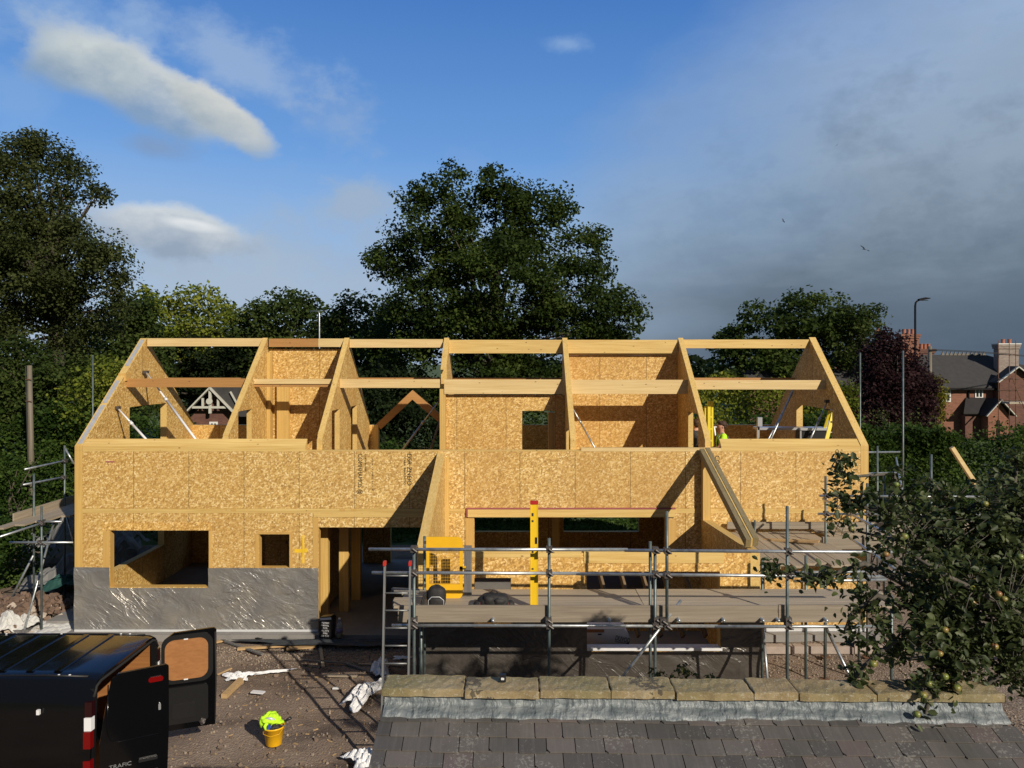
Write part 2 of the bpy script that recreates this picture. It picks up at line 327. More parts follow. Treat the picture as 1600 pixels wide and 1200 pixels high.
    # brick
    def brick(name, a, b, mortar, sc):
        n = NT(name); t = n.N.new('ShaderNodeTexBrick')
        cx = n.N.new('ShaderNodeCombineXYZ'); P = n.tc.outputs['Object']
        n.L.new(n.math('ADD', n.sep(P, 0), n.sep(P, 1)), cx.inputs[0]); n.L.new(n.sep(P, 2), cx.inputs[1])
        n.L.new(cx.outputs[0], t.inputs['Vector']); t.inputs['Scale'].default_value = sc
        t.inputs['Color1'].default_value = (*a, 1); t.inputs['Color2'].default_value = (*b, 1); t.inputs['Mortar'].default_value = (*mortar, 1)
        t.inputs['Mortar Size'].default_value = .012; t.inputs['Brick Width'].default_value = .5; t.inputs['Row Height'].default_value = .16
        c = n.mix(n.math('MULTIPLY', n.noise(2, 5), .6), t.outputs[0], tuple(v*.5 for v in a)); n.fin(c, .9)
    brick('brick_red', (.22, .085, .05), (.34, .14, .085), (.22, .17, .13), 2.2); brick('brick_pale', (.36, .30, .26), (.24, .19, .16), (.3, .26, .22), 2.2)
    brick('brick_dark', (.13, .055, .04), (.20, .09, .06), (.12, .1, .09), 2.2)
    simple('roof_slate', (.055, .054, .054), .9, 0, .3, 3, .3, 8, .15); simple('roof_tile_dark', (.035, .033, .034), .9, 0, .3, 3, 0, 40, .15)
    simple('white_paint', (.70, .71, .68), .5, 0, .06); simple('barge_white', (.50, .50, .44), .6, 0, .15); simple('terracotta', (.34, .13, .08), .8)
    # bark
    n = NT('bark'); f = n.noise(1, 7, .65, n.mp((9, 9, 2))); n.bump(f, .8, .03); n.fin(n.ramp(f, [(.3, (.030, .024, .018)), (.7, (.10, .085, .065))]), .95)
    n = NT('apple_bark'); f = n.noise(12, 6, .65); n.bump(f, .6, .01); n.fin(n.ramp(f, [(.3, (.04, .035, .026)), (.7, (.13, .118, .095))]), .9)
    simple('cord', (.02, .02, .02), .6)

def leafmat(name, a, b, c, scale=.5, trans=.36, gloss=.5):
    n = NT(name); f = n.noise(scale, 4, .6); at = n.N.new('ShaderNodeAttribute'); at.attribute_name = 'tone'
    t = at.outputs['Fac']
    g = n.math('ADD', n.math('MULTIPLY', f, .62), n.math('MULTIPLY', t, .42), True)
    col = n.ramp(g, [(.25, a), (.5, b), (.78, c)])
    n.fin(col, gloss+.1, 0, .35 if name == 'leaf_apple' else .10)
    tr = n.N.new('ShaderNodeBsdfTranslucent'); n.L.new(n.mix(.5, col, tuple(v*1.3 for v in c)), tr.inputs[0])
    mx = n.N.new('ShaderNodeMixShader'); mx.inputs[0].default_value = trans
    n.L.new(n.b.outputs[0], mx.inputs[1]); n.L.new(tr.outputs[0], mx.inputs[2]); n.L.new(mx.outputs[0], n.N['Material Output'].inputs[0])
make_materials()
leafmat('leaf_oak', (.008, .017, .004), (.028, .048, .010), (.078, .112, .022), .55)
leafmat('leaf_birch', (.017, .026, .008), (.042, .056, .016), (.092, .108, .034), .5)
leafmat('leaf_yellowgreen', (.045, .07, .010), (.13, .17, .020), (.26, .27, .04), .35)
leafmat('leaf_mid', (.012, .025, .006), (.038, .062, .014), (.095, .125, .032), .4)
leafmat('leaf_dark', (.006, .012, .005), (.014, .025, .009), (.030, .046, .016), .5)
leafmat('leaf_copper', (.012, .006, .008), (.026, .012, .015), (.06, .028, .03), .6)
leafmat('leaf_gold', (.06, .07, .01), (.14, .14, .02), (.24, .20, .03), .6)
leafmat('leaf_hedge', (.013, .030, .006), (.038, .074, .013), (.095, .145, .03), .7)
leafmat('leaf_apple', (.013, .024, .007), (.036, .056, .015), (.11, .135, .05), 3.0, .30, .42)
leafmat('leaf_weed', (.03, .04, .012), (.07, .085, .025), (.14, .14, .05), 3.0, .25, .6)
n = NT('apple_skin'); f = n.noise(9, 3); n.fin(n.ramp(f, [(.4, (.15, .19, .04)), (.55, (.23, .19, .05)), (.7, (.26, .10, .045))]), .35)

# ------------------------------------------------------------------ mesh helpers
ORG = {}
def W(px, py, D):
    """the point of the site that stands at depth D on the sight line through a place in the survey photo"""
    return Vector(((px-VX)*D/FPX, D, EYE-(py-VY)*D/FPX))
class B:
    def __init__(s): s.v = []; s.f = []; s.m = []
    def add(s, vs, fs, mi=0):
        o = len(s.v); s.v += [tuple(v) for v in vs]; s.f += [tuple(i+o for i in f) for f in fs]; s.m += [mi]*len(fs)
    def box(s, x0, x1, y0, y1, z0, z1, mi=0):
        if x0 > x1: x0, x1 = x1, x0
        if y0 > y1: y0, y1 = y1, y0
        if z0 > z1: z0, z1 = z1, z0
        s.add([(x0, y0, z0), (x1, y0, z0), (x1, y1, z0), (x0, y1, z0), (x0, y0, z1), (x1, y0, z1), (x1, y1, z1), (x0, y1, z1)],
              [(0, 3, 2, 1), (4, 5, 6, 7), (0, 1, 5, 4), (1, 2, 6, 5), (2, 3, 7, 6), (3, 0, 4, 7)], mi); return s
    def beam(s, p, q, w, h, up=(0, 0, 1), mi=0, w2=None, h2=None):
        p = Vector(p); q = Vector(q); d = (q-p).normalized(); up = Vector(up)
        if abs(d.dot(up)) > .99: up = Vector((0, 1, 0))
        a = d.cross(up).normalized(); b = a.cross(d).normalized()
        vs = []
        for (c, ww, hh) in ((p, w, h), (q, w2 or w, h2 or h)):
            for (i, j) in ((-1, -1), (1, -1), (1, 1), (-1, 1)): vs.append(c+a*(i*ww/2)+b*(j*hh/2))
        s.add(vs, [(0, 1, 2, 3), (7, 6, 5, 4), (0, 4, 5, 1), (1, 5, 6, 2), (2, 6, 7, 3), (3, 7, 4, 0)], mi); return s
    def tube(s, p, q, r, n=10, r2=None, mi=0, hollow=False):
        return s.path([p, q], [r, r if r2 is None else r2], n, mi)
    def path(s, pts, rs, n=8, mi=0, cap=True):
        pts = [Vector(p) for p in pts]
        if isinstance(rs, (int, float)): rs = [rs]*len(pts)
        vs = []; fs = []; ref = None
        for i, p in enumerate(pts):
            d = (pts[min(i+1, len(pts)-1)]-pts[max(i-1, 0)]).normalized()
            if ref is None: ref = Vector((0, 0, 1)) if abs(d.z) < .9 else Vector((1, 0, 0))
            a = d.cross(ref).normalized(); b = a.cross(d).normalized(); ref = b
            for k in range(n):
                t = 2*math.pi*k/n; vs.append(p+(a*math.cos(t)+b*math.sin(t))*rs[i])
        for i in range(len(pts)-1):
            for k in range(n): fs.append((i*n+k, i*n+(k+1) % n, (i+1)*n+(k+1) % n, (i+1)*n+k))
        if cap: fs.append(tuple(range(n-1, -1, -1))); fs.append(tuple((len(pts)-1)*n+k for k in range(n)))
        s.add(vs, fs, mi); return s
    def lathe(s, prof, cx, cy, n=24, mi=0, tilt=None):
        vs = []; fs = []
        for (r, z) in prof:
            for k in range(n):
                t = 2*math.pi*k/n; vs.append(Vector((cx+r*math.cos(t), cy+r*math.sin(t), z)))
        for i in range(len(prof)-1):
            for k in range(n): fs.append((i*n+k, i*n+(k+1) % n, (i+1)*n+(k+1) % n, (i+1)*n+k))
        fs.append(tuple(range(n-1, -1, -1))); fs.append(tuple((len(prof)-1)*n+k for k in range(n)))
        s.add(vs, fs, mi); return s
    def prism(s, poly, off, mi=0, mi_side=None):
        """poly: 3D points of one face, off: the vector it is pushed by"""
        n = len(poly); off = Vector(off); a = [Vector(p) for p in poly]; b = [p+off for p in a]
        s.add(a+b, [tuple(range(n)), tuple(range(2*n-1, n-1, -1))], mi)
        s.add(a+b, [(i, i+n, (i+1) % n+n, (i+1) % n) for i in range(n)], mi if mi_side is None else mi_side); return s
    def blob(s, c, r, p=1.0, nu=20, nv=12, noise=0., rot=0., seed=0, mi=0, flat=None):
        rr = random.Random(seed); c = Vector(c); ph = [rr.uniform(0, 6.28) for _ in range(6)]
        vs = []; fs = []; sg = lambda a, e: math.copysign(abs(a)**e, a)
        for i in range(nv+1):
            t = -math.pi/2+math.pi*i/nv
            for k in range(nu):
                u = 2*math.pi*k/nu
                x = sg(math.cos(t), p)*sg(math.cos(u), p); y = sg(math.cos(t), p)*sg(math.sin(u), p); z = sg(math.sin(t), p)
                w = 1+noise*(math.sin(3*u+ph[0]+2*t)*.5+math.sin(5*t+ph[1]+u)*.5+math.sin(7*u+ph[2]-3*t)*.3)
                X, Y, Z = x*r[0]*w, y*r[1]*w, z*r[2]*w
                if flat is not None: Z = max(Z, flat)
                vs.append(c+Vector((X*math.cos(rot)-Y*math.sin(rot), X*math.sin(rot)+Y*math.cos(rot), Z)))
        for i in range(nv):
            for k in range(nu): fs.append((i*nu+k, i*nu+(k+1) % nu, (i+1)*nu+(k+1) % nu, (i+1)*nu+k))
        s.add(vs, fs, mi); return s
    def build(s, name, mats, parent=None, smooth=False, fix=True):
        if isinstance(mats, str): mats = [mats]
        me = bpy.data.meshes.new(name)
        org = ORG.get(parent.name, Vector((0, 0, 0))) if parent else Vector((0, 0, 0))
        me.from_pydata([(v[0]-org.x, v[1]-org.y, v[2]-org.z) for v in s.v], [], s.f)
        for mname in mats: me.materials.append(MATS[mname])
        me.polygons.foreach_set('material_index', s.m)
        if fix:
            bm = bmesh.new(); bm.from_mesh(me); bmesh.ops.recalc_face_normals(bm, faces=bm.faces); bm.to_mesh(me); bm.free()
        if smooth: me.polygons.foreach_set('use_smooth', [True]*len(me.polygons))
        me.update()
        o = bpy.data.objects.new(name, me); COL.objects.link(o)
        if parent: o.parent = parent
        ORG[o.name] = org
        return o
def tag(o, label=None, cat=None, group=None, kind=None):
    if label: o['label'] = label
    if cat: o['category'] = cat
    if group: o['group'] = group
    if kind: o['kind'] = kind
    return o
def thing(name, loc, label, cat, group=None):
    o = bpy.data.objects.new(name, None); COL.objects.link(o); o.location = loc; o.empty_display_size = .2
    ORG[o.name] = Vector(loc); return tag(o, label, cat, group)
def rebase(o, p):
    """give a one-mesh thing its origin at its own base"""
    p = Vector(p); o.data.transform(Matrix.Translation(-p)); o.location = p; ORG[o.name] = p; return o
def text(name, body, mat, parent, loc, size, rot, extrude=.001, width=None, align='CENTER'):
    cu = bpy.data.curves.new(name, 'FONT'); cu.body = body; cu.size = size; cu.extrude = extrude; cu.align_x = align; cu.align_y = 'CENTER'
    t = bpy.data.objects.new(name, cu); COL.objects.link(t)
    bpy.context.view_layer.update()
    me = bpy.data.meshes.new_from_object(t.evaluated_get(bpy.context.evaluated_depsgraph_get())); me.name = name
    bpy.data.objects.remove(t); bpy.data.curves.remove(cu)
    if width:
        xs = [v.co.x for v in me.vertices]; k = width/(max(xs)-min(xs)); me.transform(Matrix.Diagonal((k, 1, 1, 1)))
    org = ORG[parent.name]
    me.transform(Matrix.Translation(Vector(loc)-org) @ Euler(rot).to_matrix().to_4x4())
    me.materials.clear(); me.materials.append(MATS[mat])
    o = bpy.data.objects.new(name, me); COL.objects.link(o); o.parent = parent; ORG[o.name] = org
    return o
def wall(bld, axis, a0, a1, us, zb, top, holes, mi=0, me_=1):
    """wall slab. axis 'x': runs along X, a0..a1 in Y. axis 'y': runs along Y, a0..a1 in X. top: [(u,z)...], holes: (u0,u1,z0,z1)"""
    def tz(u):
        for (p, q) in zip(top, top[1:]):
            if p[0]-1e-9 <= u <= q[0]+1e-9: return p[1]+(q[1]-p[1])*(u-p[0])/max(1e-9, q[0]-p[0])
        return top[-1][1]
    br = sorted(set([us[0], us[1]]+[p[0] for p in top if us[0] <= p[0] <= us[1]]+[h for H in holes for h in H[:2] if us[0] < h < us[1]]))
    P = (lambda u, a, z: (u, a, z)) if axis == 'x' else (lambda u, a, z: (a, u, z))
    cols = []
    for u0, u1 in zip(br, br[1:]):
        t0, t1 = tz(u0+1e-7), tz(u1-1e-7); iv = [[(zb, zb), (t0, t1)]]
        for H in sorted(holes, key=lambda h: h[2]):
            if H[0] <= u0+1e-9 and H[1] >= u1-1e-9:
                lo, hi = iv.pop(); 
                if H[2] > zb+1e-6: iv.append([lo, (H[2], H[2])])
                if H[3] < max(t0, t1)-1e-6: iv.append([(H[3], H[3]), hi])
                else: iv.append([(t0, t1), (t0, t1)])
        iv = [i for i in iv if max(i[1][0]-i[0][0], i[1][1]-i[0][1]) > 1e-5]
        cols.append((u0, u1, iv))
        for (l, h) in iv:
            for a, fl in ((a0, 0), (a1, 1)):
                q = [P(u0, a, l[0]), P(u1, a, l[1]), P(u1, a, h[1]), P(u0, a, h[0])]
                bld.add(q, [(0, 1, 2, 3) if not fl else (3, 2, 1, 0)], mi)
            for (e, fl) in ((l, 0), (h, 1)):
                bld.add([P(u0, a0, e[0]), P(u1, a0, e[1]), P(u1, a1, e[1]), P(u0, a1, e[0])], [(0, 1, 2, 3)], me_)
    def sides(u, ivA, ivB):
        pts = sorted(set([z for i in ivA+ivB for z in i]))
        for z0, z1 in zip(pts, pts[1:]):
            mth = (z0+z1)/2; a = any(i[0] < mth < i[1] for i in ivA); b = any(i[0] < mth < i[1] for i in ivB)
            if a != b: bld.add([P(u, a0, z0), P(u, a1, z0), P(u, a1, z1), P(u, a0, z1)], [(0, 1, 2, 3)], me_)
    prev = []
    for (u0, u1, iv) in cols:
        sides(u0, prev, [(l[0], h[0]) for l, h in iv]); prev = [(l[1], h[1]) for l, h in iv]
    sides(cols[-1][1], prev, [])
    return bld

# ================================================================== THE TIMBER PANEL HOUSE
F0, F1 = 16.70, 16.87            # front wall faces
K0, K1 = 22.40, 22.57            # rear wall faces
XL, XR = -9.55, 7.71; EV = 4.02; RY = 19.635; RZ = 6.46; SL = (RZ-EV)/(RY-F0)
def roofz(y): return RZ-SL*abs(y-RY)
def rake(y0, y1, d=0.0):
    pts = [(y0, roofz(y0)-d)]
    if y0 < RY < y1: pts.append((RY, RZ-d))
    pts.append((y1, roofz(y1)-d)); return pts
H = thing('timber_house', ((XL+XR)/2, RY, 0), 'unfinished two storey house of bare strand board panels with open timber roof', 'house')
def X(px, D=F0): return (px-VX)*D/FPX
def Z(py, D=F0): return EYE-(py-VY)*D/FPX
# ---- front wall: lower storey, band, upper storey
b = B(); wall(b, 'x', F0, F1, (XL+.17, XR-.17), 0.0, [(XL, 2.565), (XR, 2.565)],
     [(X(172), X(326), Z(917), Z(829)), (X(405), X(452), Z(887), Z(835)), (X(498), X(668), -1, Z(824)), (X(741), X(1040), .75, Z(808))])
fw = b.build('front_wall', ['osb_front', 'timber_gold'], H)
b = B(); wall(b, 'x', F0, F1, (XL+.17, XR-.17), 2.665, [(XL, 3.905), (XR, 3.905)], [])
b.build('upper_front_wall', ['osb_front', 'timber_x'], H)
# corner posts of solid timber seen at both ends of the front
for (x0, x1) in ((XL, XL+.168), (XR-.168, XR)):
    b = B(); b.box(x0, x1, F0-.004, F1, 0, 3.93); b.build('corner_post', 'timber_z', H)
# floor band: two laps of timber with short blocks
b = B(); b.box(XL+.17, XR-.17, F0-.006, F1-.01, 2.567, 2.605); b.box(XL+.17, XR-.17, F0-.010, F1-.01, 2.608, 2.662)
b.build('floor_band', 'timber_x', H)
b = B(); b.box(X(490), X(672), F0-.012, F0-.001, Z(808), 2.562); b.build('lintel', 'timber_x', H)
for px in (196, 365, 535, 553, 1127, 1181, 1218, 1262, 1294):
    x = X(px); b = B(); b.box(x-.06, x+.06, F0-.013, F0-.011, 2.61, 2.66); b.build('band_block', 'timber_gold', H)
# header and jamb laps round the openings
def trim(name, r, m='timber_gold'):
    b = B(); b.box(X(r[0]), X(r[1]), F0-.007, F0-.001, Z(r[3]), Z(r[2])); b.build(name, m, H)
trim('opening_header', (160, 330, 817, 828.5), 'osb_plain'); trim('opening_jamb', (161, 171.5, 830, 917)); trim('opening_jamb', (326.5, 331, 829, 888))
trim('opening_header', (401, 457, 831, 834.5)); trim('opening_jamb', (399, 404.5, 835, 888)); trim('opening_jamb', (452.5, 457, 835, 888))
trim('opening_jamb', (489, 497.5, 808, 886)); trim('opening_jamb', (728, 740.5, 809, 893)); trim('opening_jamb', (1041, 1056, 812, 893))
b = B(); b.box(X(731), X(1054), F0-.05, F0-.014, Z(807.5), Z(795.5)); b.build('lintel', 'timber_x', H)
b = B(); b.box(X(729), X(1055), F0-.053, F0-.013, Z(795.2), Z(793)); b.box(X(729), X(730.6), F0-.052, F0-.013, Z(807), Z(795.3)); b.build('lintel_membrane', 'pink_trim', H)
# wall plates: bevelled to the roof pitch left and right, flat in the middle
def plate(x0, x1, m='timber_x', zt=3.905):
    b = B(); z0 = zt; b.prism([(x0, F0-.003, z0), (x0, F1, z0), (x0, F1, EV+SL*.172), (x0, F0-.003, EV)], (x1-x0, 0, 0)); b.build('wall_plate', m, H)
plate(XL+.172, X(477)); plate(X(1127), XR-.172)
b = B(); b.box(X(477)+.002, X(908), F0-.004, F1, 3.906, 3.925); b.build('wall_plate', 'timber_x', H)
b = B(); b.box(X(908)+.002, X(1127)-.002, F0-.005, F1, 3.906, 3.975); b.build('wall_plate', 'timber_pale', H)
# ---- rear wall
b = B(); wall(b, 'x', K0, K1, (XL+.17, XR-.17), 0, [(XL, EV), (XR, EV)],
   [(-8.7, -7.0, .9, 2.2), (-3.95, -1.9, 2.75, 9), (-1.35, .56, .9, 2.2), (1.45, 3.65, .9, 2.2), (-5.6, -4.4, 0.0, 2.2), (-3.6, -1.7, 0.0, 2.25)])
b.build('rear_wall', ['osb_room', 'timber_x'], H)
b = B(); wall(b, 'x', K0-.012, K0-.002, (-7.75, -6.4), 3.5, [(-9, 4.0), (9, 4.0)], []); b.build('stud_panel', 'osb_plain', H)
# dormer frame of heavy timbers in the rear wall
b = B()
ax, az = -2.97, 5.03
for (fx, fz) in ((-4.02, 4.04), (-1.75, 3.98)):
    d = Vector((fx-ax, 0, fz-az)).normalized(); nrm = Vector((-d.z, 0, d.x));
    if nrm.z > 0: nrm = -nrm
    p = [Vector((ax, K0, az)), Vector((fx, K0, fz)), Vector((fx, K0, fz))+nrm*.2, Vector((ax, K0, az-.2/abs(nrm.z)))]
    b.prism(p, (0, .17, 0))
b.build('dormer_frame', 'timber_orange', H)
b = B(); b.box(-4.12, -3.95, K0-.02, K0-.003, 2.75, 4.02); b.build('dormer_post', 'timber_z', H)
# ---- gable walls
b = B(); wall(b, 'y', XL, XL+.168, (F1, K1), 0, rake(F1, K1), [(18.75, 20.75, 3.55, 4.75), (17.3, 20.6, .95, 2.2)])
g = b.build('gable_wall', ['osb_side', 'timber_y'], H)
b = B(); wall(b, 'y', XR-.168, XR, (F1, K1), 0, rake(F1, K1), [(18.2, 20.5, 3.4, 4.72)])
b.build('gable_wall', ['osb_side', 'timber_y'], H)
# front ends of the gables (closing the wall thickness down to the bevel)
for (x0, x1) in ((XL, XL+.168), (XR-.168, XR)):
    b = B(); b.prism([(x0, F0-.004, 3.932), (x0, F1, 3.932), (x0, F1, EV+SL*.17), (x0, F0-.004, EV)], (x1-x0, 0, 0)); b.build('wall_plate', 'timber_z', H)
# grey breather strip and timber laps along the left rake, cream timber along the right
def rakestrip(x0, x1, y0, y1, lift, th, m, name):
    b = B(); b.prism([(x0, y0, roofz(y0)+lift), (x0, y1, roofz(y1)+lift), (x0, y1, roofz(y1)+lift+th), (x0, y0, roofz(y0)+lift+th)], (x1-x0, 0, 0)); b.build(name, m, H)
for (y0, y1) in ((16.75, 17.7), (17.76, 18.36), (18.78, 19.58)):
    rakestrip(XL+.035, XL+.135, y0, y1, .004, .006, 'grey_felt', 'breather_strip')
rakestrip(XR-.166, XR-.002, F0, RY, .003, .022, 'timber_y', 'rake_timber')
b = B(); b.box(XL+.02, XL+.2, 18.50, 18.72, roofz(18.5)-.12, roofz(18.5)+.06); b.build('rafter_block', 'timber_gold', H)
# ---- partitions seen inside the open roof
def partition(x0, x1, y0, y1, holes, drop=.0, m='osb_side', name='partition_wall', top=None):
    b = B(); wall(b, 'y', x0, x1, (y0, y1), 2.67, top or rake(y0, y1, drop), holes); return b.build(name, [m, 'timber_y'], H)
partition(-6.42, -6.30, F1+.002, 19.70, [(17.55, 18.45, 2.7, 4.72)], .02)
partition(-4.33, -4.21, F1+.002, K0-.002, [(17.75, 18.55, 2.7, 4.72), (19.86, 20.6, 2.7, 4.70)], .02)
partition(-1.79, -1.65, 18.86, K0-.002, [], .02)
b = B(); b.box(-1.80, -1.66, 18.62, 18.858, 2.67, roofz(18.62)-.42); b.build('partition_post', 'timber_z', H)
partition(1.24, 1.36, F1+.002, 19.70, [(17.3, 18.2, 2.7, 4.3)], .02)
partition(4.20, 4.32, F1+.002, K0-.002, [(17.5, 18.5, 2.7, 4.66)], .02)
# rafter laps along the raked tops of the partitions
for (x, y0, y1) in ((-6.36, 16.95, RY), (-4.27, 16.95, RY), (1.30, 16.95, RY), (4.26, 16.95, RY), (-1.72, 18.7, RY)):
    b = B(); w = .064
    b.prism([(x-w, y0, roofz(y0)-.018), (x-w, y1, roofz(y1)-.018), (x-w, y1, roofz(y1)+.012), (x-w, y0, roofz(y0)+.012)], (2*w, 0, 0)); b.build('rake_timber', 'timber_y', H)
# cross walls parallel to the ridge
def cross(x0, x1, y0, zt, holes, m='osb_room'):
    b = B(); wall(b, 'x', y0, y0+.12, (x0, x1), 2.67, [(x0, zt), (x1, zt)], holes); return b.build('partition_wall', [m, 'timber_x'], H)
cross(-6.30, -4.335, 19.74, 6.19, [])
cross(1.365, 4.195, 19.74, 6.02, [])
b = B(); b.box(1.365, 4.195, 19.735, 19.875, 6.023, 6.085); b.build('top_plate', 'timber_pale', H)
cross(-1.655, 1.235, 18.74, 5.05, [(.2, 1.0, 2.7, 4.66)])
b = B(); b.box(-6.05, -5.75, 19.60, 19.735, 2.67, 5.3); b.build('partition_post', 'timber_z', H)
b = B(); b.box(-6.297, -6.2, 19.55, 19.735, 2.67, 6.1); b.build('partition_post', 'timber_z', H)
b = B(); b.box(.86, 1.0, 19.0, 19.4, 2.67, 4.6); b.build('partition_post', 'timber_z', H)
# ---- ridge beam in its lengths, and purlins
def rbeam(px0, px1, D, y0, y1, m, name, w=.09):
    b = B(); b.box(X(px0, D), X(px1, D), D, D+w, Z(y1, D), Z(y0, D)); b.build(name, m, H)
DR = 19.59
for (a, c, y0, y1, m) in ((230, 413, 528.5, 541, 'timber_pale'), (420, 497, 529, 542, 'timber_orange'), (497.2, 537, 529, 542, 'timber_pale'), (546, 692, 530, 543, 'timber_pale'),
                          (700, 1058, 531, 552, 'timber_x'), (1067, 1265, 530.5, 544, 'timber_x')):
    rbeam(a, c, DR, y0, y1, m, 'ridge_beam')
DP = 18.60
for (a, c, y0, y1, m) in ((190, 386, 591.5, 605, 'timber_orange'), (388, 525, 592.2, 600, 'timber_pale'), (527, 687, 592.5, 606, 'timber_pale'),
                          (694, 880, 593, 615.5, 'timber_pale'), (887, 1076, 593.5, 615.5, 'timber_pale'), (1084, 1296, 594, 608.5, 'timber_pale')):
    rbeam(a, c, DP, y0, y1, m, 'purlin')
rbeam(386, 525, DP+.03, 600.2, 604.5, 'timber_orange', 'purlin')
for (x0, x1) in ((XL+.17, -6.43), (-6.29, -4.34), (-4.2, -1.8), (-1.64, 4.19), (4.33, XR-.17)):
    b = B(); b.box(x0, x1, 20.62, 20.71, 5.24, 5.43); b.build('purlin', 'timber_orange', H)
# ---- floors and inner walls of the ground storey
b = B(); b.box(XL+.17, XR-.17, F1+.002, K0-.002, 2.57, 2.655); b.build('upper_floor', 'osb_plain', H)
b = B(); b.box(-4.55, -4.43, 17.6, 21.8, .0, 2.565); b.build('inner_wall', 'osb_side', H)
for (y, x) in ((17.25, -4.3), (18.0, -4.0), (18.9, -3.9)):
    b = B(); b.box(x-.1, x+.12, y, y+.18, 0, 2.565); b.build('stud', 'timber_z', H)
b = B(); b.box(-1.60, -1.48, 17.2, K0-.01, 0, 2.565); b.build('inner_wall', 'osb_side', H)
b = B(); b.box(-6.6, -4.6, 20.4, 20.52, 0, 2.565); b.build('inner_wall', 'osb_room', H)
for x in (-5.65, -5.25, -4.85):
    b = B(); b.box(x, x+.05, 19.0, 19.1, 0, 2.565); b.build('stud', 'timber_z', H)
b = B(); b.box(-5.9, -4.7, 19.0, 19.08, 1.35, 1.42); b.build('noggin', 'timber_x', H)
b = B(); b.box(1.05, 1.25, 21.0, 21.15, 0, 2.565); b.build('stud', 'timber_z', H)
# ---- projecting single storey bay in front
Q0 = 13.2; QL, QR = -1.67, 4.23
b = B(); wall(b, 'x', Q0, Q0+.17, (QL+.17, QR-.17), 0, [(QL, 2.56), (QR, 2.56)],
   [(X(741, Q0), X(798, Q0), 1.2, Z(903, Q0)), (X(917, Q0), X(1125, Q0), Z(1013, Q0), Z(893, Q0))])
b.build('bay_front_wall', ['osb_plain', 'timber_gold'], H)
b = B(); b.box(X(917, Q0)-.05, X(1131, Q0), Q0-.012, Q0+.17, Z(879.5, Q0), Z(865, Q0)+.03); b.build('bay_lintel', 'timber_x', H)
b = B(); b.box(X(730, Q0), X(908, Q0), Q0-.007, Q0+.17, 2.562, 2.585); b.box(X(733, Q0), X(907, Q0), Q0-.006, Q0-.001, Z(871, Q0), 2.56); b.build('bay_wall_plate', 'timber_x', H)
b = B(); b.box(X(735, Q0), X(740.5, Q0), Q0-.007, Q0-.001, .6, Z(896, Q0)); b.box(X(798.5, Q0), X(804, Q0), Q0-.007, Q0-.001, .6, Z(902, Q0)); b.build('opening_jamb', 'timber_gold', H)
b = B(); wall(b, 'y', QL, QL+.168, (Q0, F0-.003), 0, [(Q0, 2.66), (F0, 3.84)], []); b.build('bay_left_wall', ['osb_side', 'timber_y'], H)
b = B(); wall(b, 'y', QR-.168, QR, (Q0, F0-.003), 0, [(Q0, 2.60), (F0, 2.44)], []); b.build('bay_right_wall', ['osb_side', 'timber_y'], H)
b = B(); b.prism([(QL+.005, Q0+.02, 2.672), (QL+.005, F0-.004, 3.845), (QL+.005, F0-.004, 3.87), (QL+.005, Q0+.02, 2.697)], (.155, 0, 0)); b.build('rake_timber', 'timber_y', H)
b = B(); b.box(QR-.166, QR, 16.50, F0-.012, 2.45, 3.90); b.build('bay_post', 'timber_z', H)
b = B(); b.box(QL+.17, QL+.26, F0-.03, F0-.001, .0, 3.78); b.build('bay_post', 'timber_z', H)
# studs lying across inside the bay, seen through its opening
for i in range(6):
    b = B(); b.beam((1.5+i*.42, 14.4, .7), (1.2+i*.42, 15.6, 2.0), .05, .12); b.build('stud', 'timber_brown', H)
# silver membrane on the foot of the front wall, dark membrane round the bay
def sheet(name, m, x0, x1, z0, z1, y, holes=(), amp=.010, n=(90, 34)):
    """creased film: a fine grid hung a few millimetres in front of the wall"""
    rr = np.random.default_rng(5); b = B(); nx, nz = n; vs = []
    for j in range(nz+1):
        for i in range(nx+1):
            x = x0+(x1-x0)*i/nx; z = z0+(z1-z0)*j/nz
            w = math.sin(5*x+2.2*math.sin(3*z+x)+4*z)*.6+math.sin(9*z-5*x+1.7*math.sin(2*x))*.4+abs(math.sin(4*x+7*z+1.5*math.sin(3*z+2*x)))**8*.35
            vs.append((x, y-amp*(1+w), z))
    fs = []
    for j in range(nz):
        for i in range(nx):
            cx = x0+(x1-x0)*(i+.5)/nx; cz = z0+(z1-z0)*(j+.5)/nz
            if any(h[0] < cx < h[1] and h[2] < cz < h[3] for h in holes): continue
            a = j*(nx+1)+i; fs.append((a, a+1, a+nx+2, a+nx+1))
    b.add(vs, fs); o = b.build(name, m, H, smooth=True); return o
sheet('silver_membrane', 'foil', X(116.5), X(172), Z(985), Z(886), F0-.010, (), .012, (22, 34))
sheet('silver_membrane', 'foil', X(172), X(326), Z(985), Z(918), F0-.010, (), .012, (60, 24))
sheet('silver_membrane', 'foil', X(326), X(498), Z(985), Z(887), F0-.010, (), .012, (70, 34))
b = B(); b.box(X(118), X(498), F0-.05, F0-.03, .0, .045); b.build('membrane_hem', 'foil_edge', H)
b = B(); b.box(XL-.05, X(520), F0-.20, F0-.18, -.12, -.012); b.build('damp_course', 'dpc', H)
sheet('dark_membrane', 'foil_dark', QL-.01, X(917, Q0), .0, 1.86, Q0-.012, [(-.70, -.04, 1.3, 3)], .012, (60, 36))
sheet('dark_membrane', 'foil_dark', X(917, Q0), X(1126, Q0), .0, Z(1017, Q0), Q0-.012, (), .016, (50, 20))
sheet('dark_membrane', 'foil_dark', X(1126, Q0), QR+.01, .0, 1.86, Q0-.012, (), .012, (24, 36))
b = B(); b.box(X(915, Q0), X(1128, Q0), Q0-.03, Q0+.17, Z(1016, Q0), Z(1013, Q0)+.01); b.build('opening_sill', 'white_print', H)
